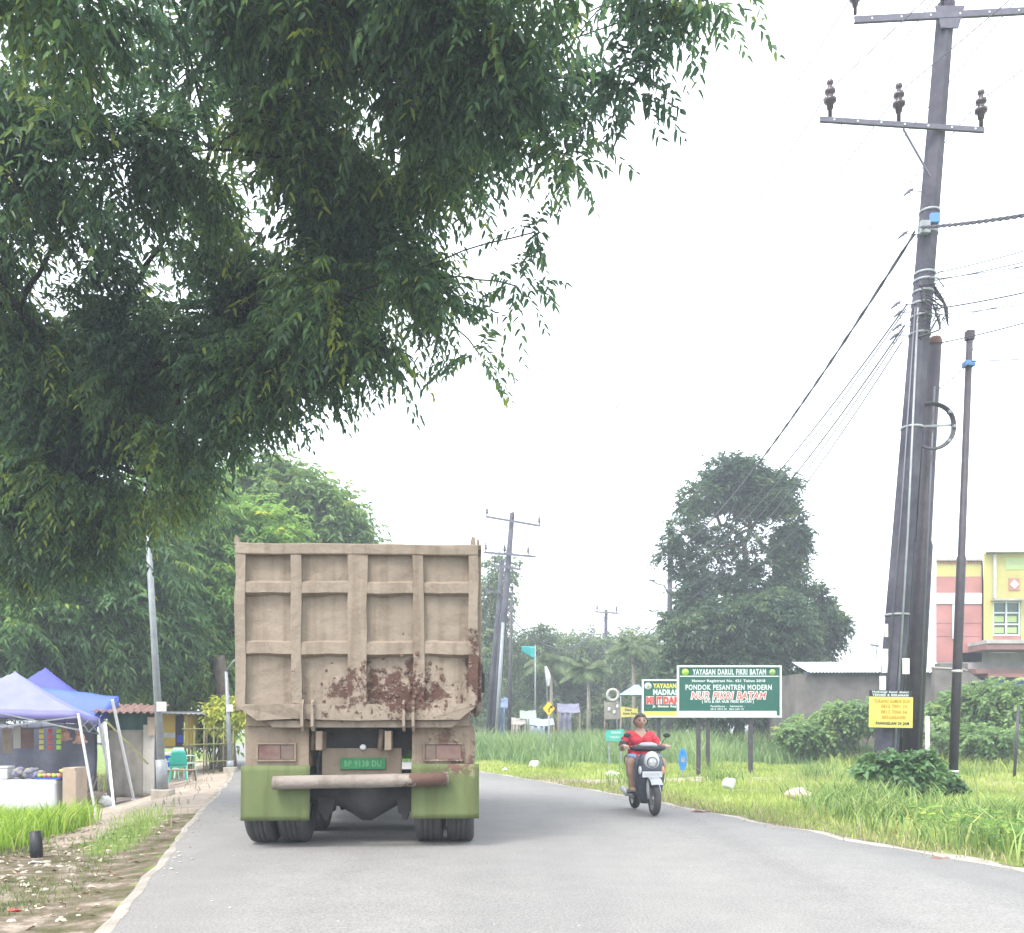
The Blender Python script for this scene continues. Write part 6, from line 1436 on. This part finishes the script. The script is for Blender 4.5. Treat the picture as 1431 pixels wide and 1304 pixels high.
# pink wing
bb('pink_wall',1308,1372,806,925,0,8,'pink'); bb('yellow_frieze',1308,1371.5,784,806,-.01,8,'yellow_plaster')
bb('coping',1306,1371.5,781.5,784,-.12,8.1,'grey_plaster'); bb('white_band',1307,1371.5,829,844,-.05,.0,'sign_white'); bb('roof_nib',1308,1313,773,781.3,-.02,.5,'grey_plaster')
dn=MB()
for q in range(16): x0=1310+q*3.9; dn.box(X(x0),X(x0+1.6),-.06,-.012,Z(788),Z(784.2))
dn.build('dentil_row',M['pink'],sh_)
bb('crack_joint',1308,1371,870.5,871.3,-.012,-.004,'brown_plaster'); bb('plaster_joint',1308,1371,889,889.6,-.012,-.004,'brown_plaster')  # two thin brown strips across the pink wall
bb('drain_pipe',1330,1333,845,893,-.1,-.02,'sign_white')
# yellow tower front
yw=MB(); 
yw.box(X(1372),X(1385),-.15,8,Z(898),Z(774)).box(X(1385),X(1424),-.15,8,Z(841),Z(774)).box(X(1424),X(1560),-.15,8,Z(898),Z(774)); yw.build('yellow_wall',M['yellow_plaster'],sh_,fix=False)
bb('parapet_cap',1371,1561,773,774,-.42,8.05,'grey_plaster'); bb('pink_sill_panel',1385,1424,889.3,898,-.13,.5,'pink')
bb('drain_pipe',1384.5,1388.5,776,837,-.26,-.16,'tarp_pale'); bb('aerial_mast',1386,1387,764,776,-.2,-.17,'galv'); bb('window_hood',1382,1426,838.5,841,-.5,-.152,'grey_plaster')
wd=MB().box(X(1385),X(1424),-.06,-.01,Z(889),Z(841)).build('window',M['glass'],sh_)
fr=MB()
for px in (1385,1403.2,1421.6): fr.box(X(px),X(px+2.2),-.13,-.062,Z(889),Z(841))
fr.build('window_frame',M['sign_white'],wd,fix=False)
for py in (841.3,856,872,887):
    for xa,xb in ((1387.3,1403.1),(1405.5,1421.5)): MB().box(X(xa),X(xb),-.125,-.062,Z(py+1.8),Z(py)).build('window_bar',M['sign_white'],wd)
for x in (1388.5,1406.5):
    for z_ in (861.5,877): bb('curtain',x,x+13,z_,z_+8,-.075,-.061,'sign_olive',wd)
wd2=copy_tree(wd,sh_); 
for dx in (90,): wd2.location=(X(1372+dx),0,0)
bb('tile_surround',1407,1422,809,826,-.175,-.152,'pink'); 
c=(X(1414.5),Z(817.5)); MB().prism([(c[0]-6*k,c[1]),(c[0],c[1]-6.3*k),(c[0]+6*k,c[1]),(c[0],c[1]+6.3*k)],-.20,-.177).build('white_diamond_tile',M['sign_white'],sh_)
bb('faded_name_plate',1402,1428,781,797,-.17,-.152,'sign_olive'); text_obj('lettering','RUKO',.3,M['grey_plaster'],sh_,(X(1415),-.176,Z(788)),width=20*k,height=5*k)
# canopy slab and lower storey
bb('canopy_slab',1352,1561,899,904,-1.7,0,'grey_plaster'); bb('canopy_fascia',1352.5,1560,904.1,912,-1.65,-.02,'brown_plaster')
bb('lower_wall',1309,1560,925.1,1000,.02,8,'grey_plaster'); bb('lower_wall_upper',1345,1560,912.1,925,-.0,.3,'grey_plaster')
bb('brown_beam',1350,1560,936,943,-.9,.0,'brown_plaster'); bb('pink_beam',1366,1560,943.1,948,-.95,-.02,'pink'); bb('blue_shutter',1370,1560,948.1,1010,-.4,.0,'plastic_blue')
bb('brown_side',1306,1345,928,1000,-.5,.0,'wall')
for x in (1306,1345): pass
# the plot is a parallelogram: its side walls run back to the right
for o in sh_.children_recursive:
    for v in o.data.vertices:
        if v.co.y>.31 and not v.co.x>1e6: v.co.x+=.5*v.co.y
# long wall with a corrugated white roof
D=38; k=D/F; R=onground(1208,D); wl=thing('warehouse','low weathered grey walled shed with a white corrugated roof edge','shed',tuple(R))
def X(px): return (px-1208)*k
def Z(py): return HC+(HY-py)/F*D-R.z
MB().box(X(1112),X(1306),0,7,-.1,Z(942)).build('wall',M['wall'],wl)
solid(grid_sheet(lambda u,v:Vector((X(1126)+u*(X(1303)-X(1126))+.1*v*3.5,-.35+v*3.5,Z(940)+.62*v+.022*math.sin(u*230))),300,3).build('roof',mat('white_roof_sheet',(.72,.76,.82),.5,.15,3,bump=0),wl),.02)
MB().box(X(1122),X(1303),-.2,-.12,Z(943),Z(939.5)).build('eave_beam',M['tarp_grey'],wl)
# ruined brown wall in front of the shop
D=36; k=D/F; R=onground(1350,D); rw=thing('ruined_wall','broken brown wall with a sloping top in front of the shop building','wall',tuple(R))
def X(px): return (px-1350)*k
def Z(py): return HC+(HY-py)/F*D-R.z
MB().prism([(X(1306),-.1),(X(1420),-.1),(X(1400),Z(968)),(X(1385),Z(962)),(X(1365),Z(946)),(X(1352),Z(938)),(X(1345),Z(936)),(X(1306),Z(934))],0,.25).build('masonry',M['wall'],rw)
MB().prism([(X(1305),Z(934)+.004),(X(1345),Z(936)+.004),(X(1352),Z(938)+.004),(X(1352),Z(936.5)+.004),(X(1345),Z(934)),(X(1305),Z(931.5))],-.03,.28).build('coping',M['grey_plaster'],rw)
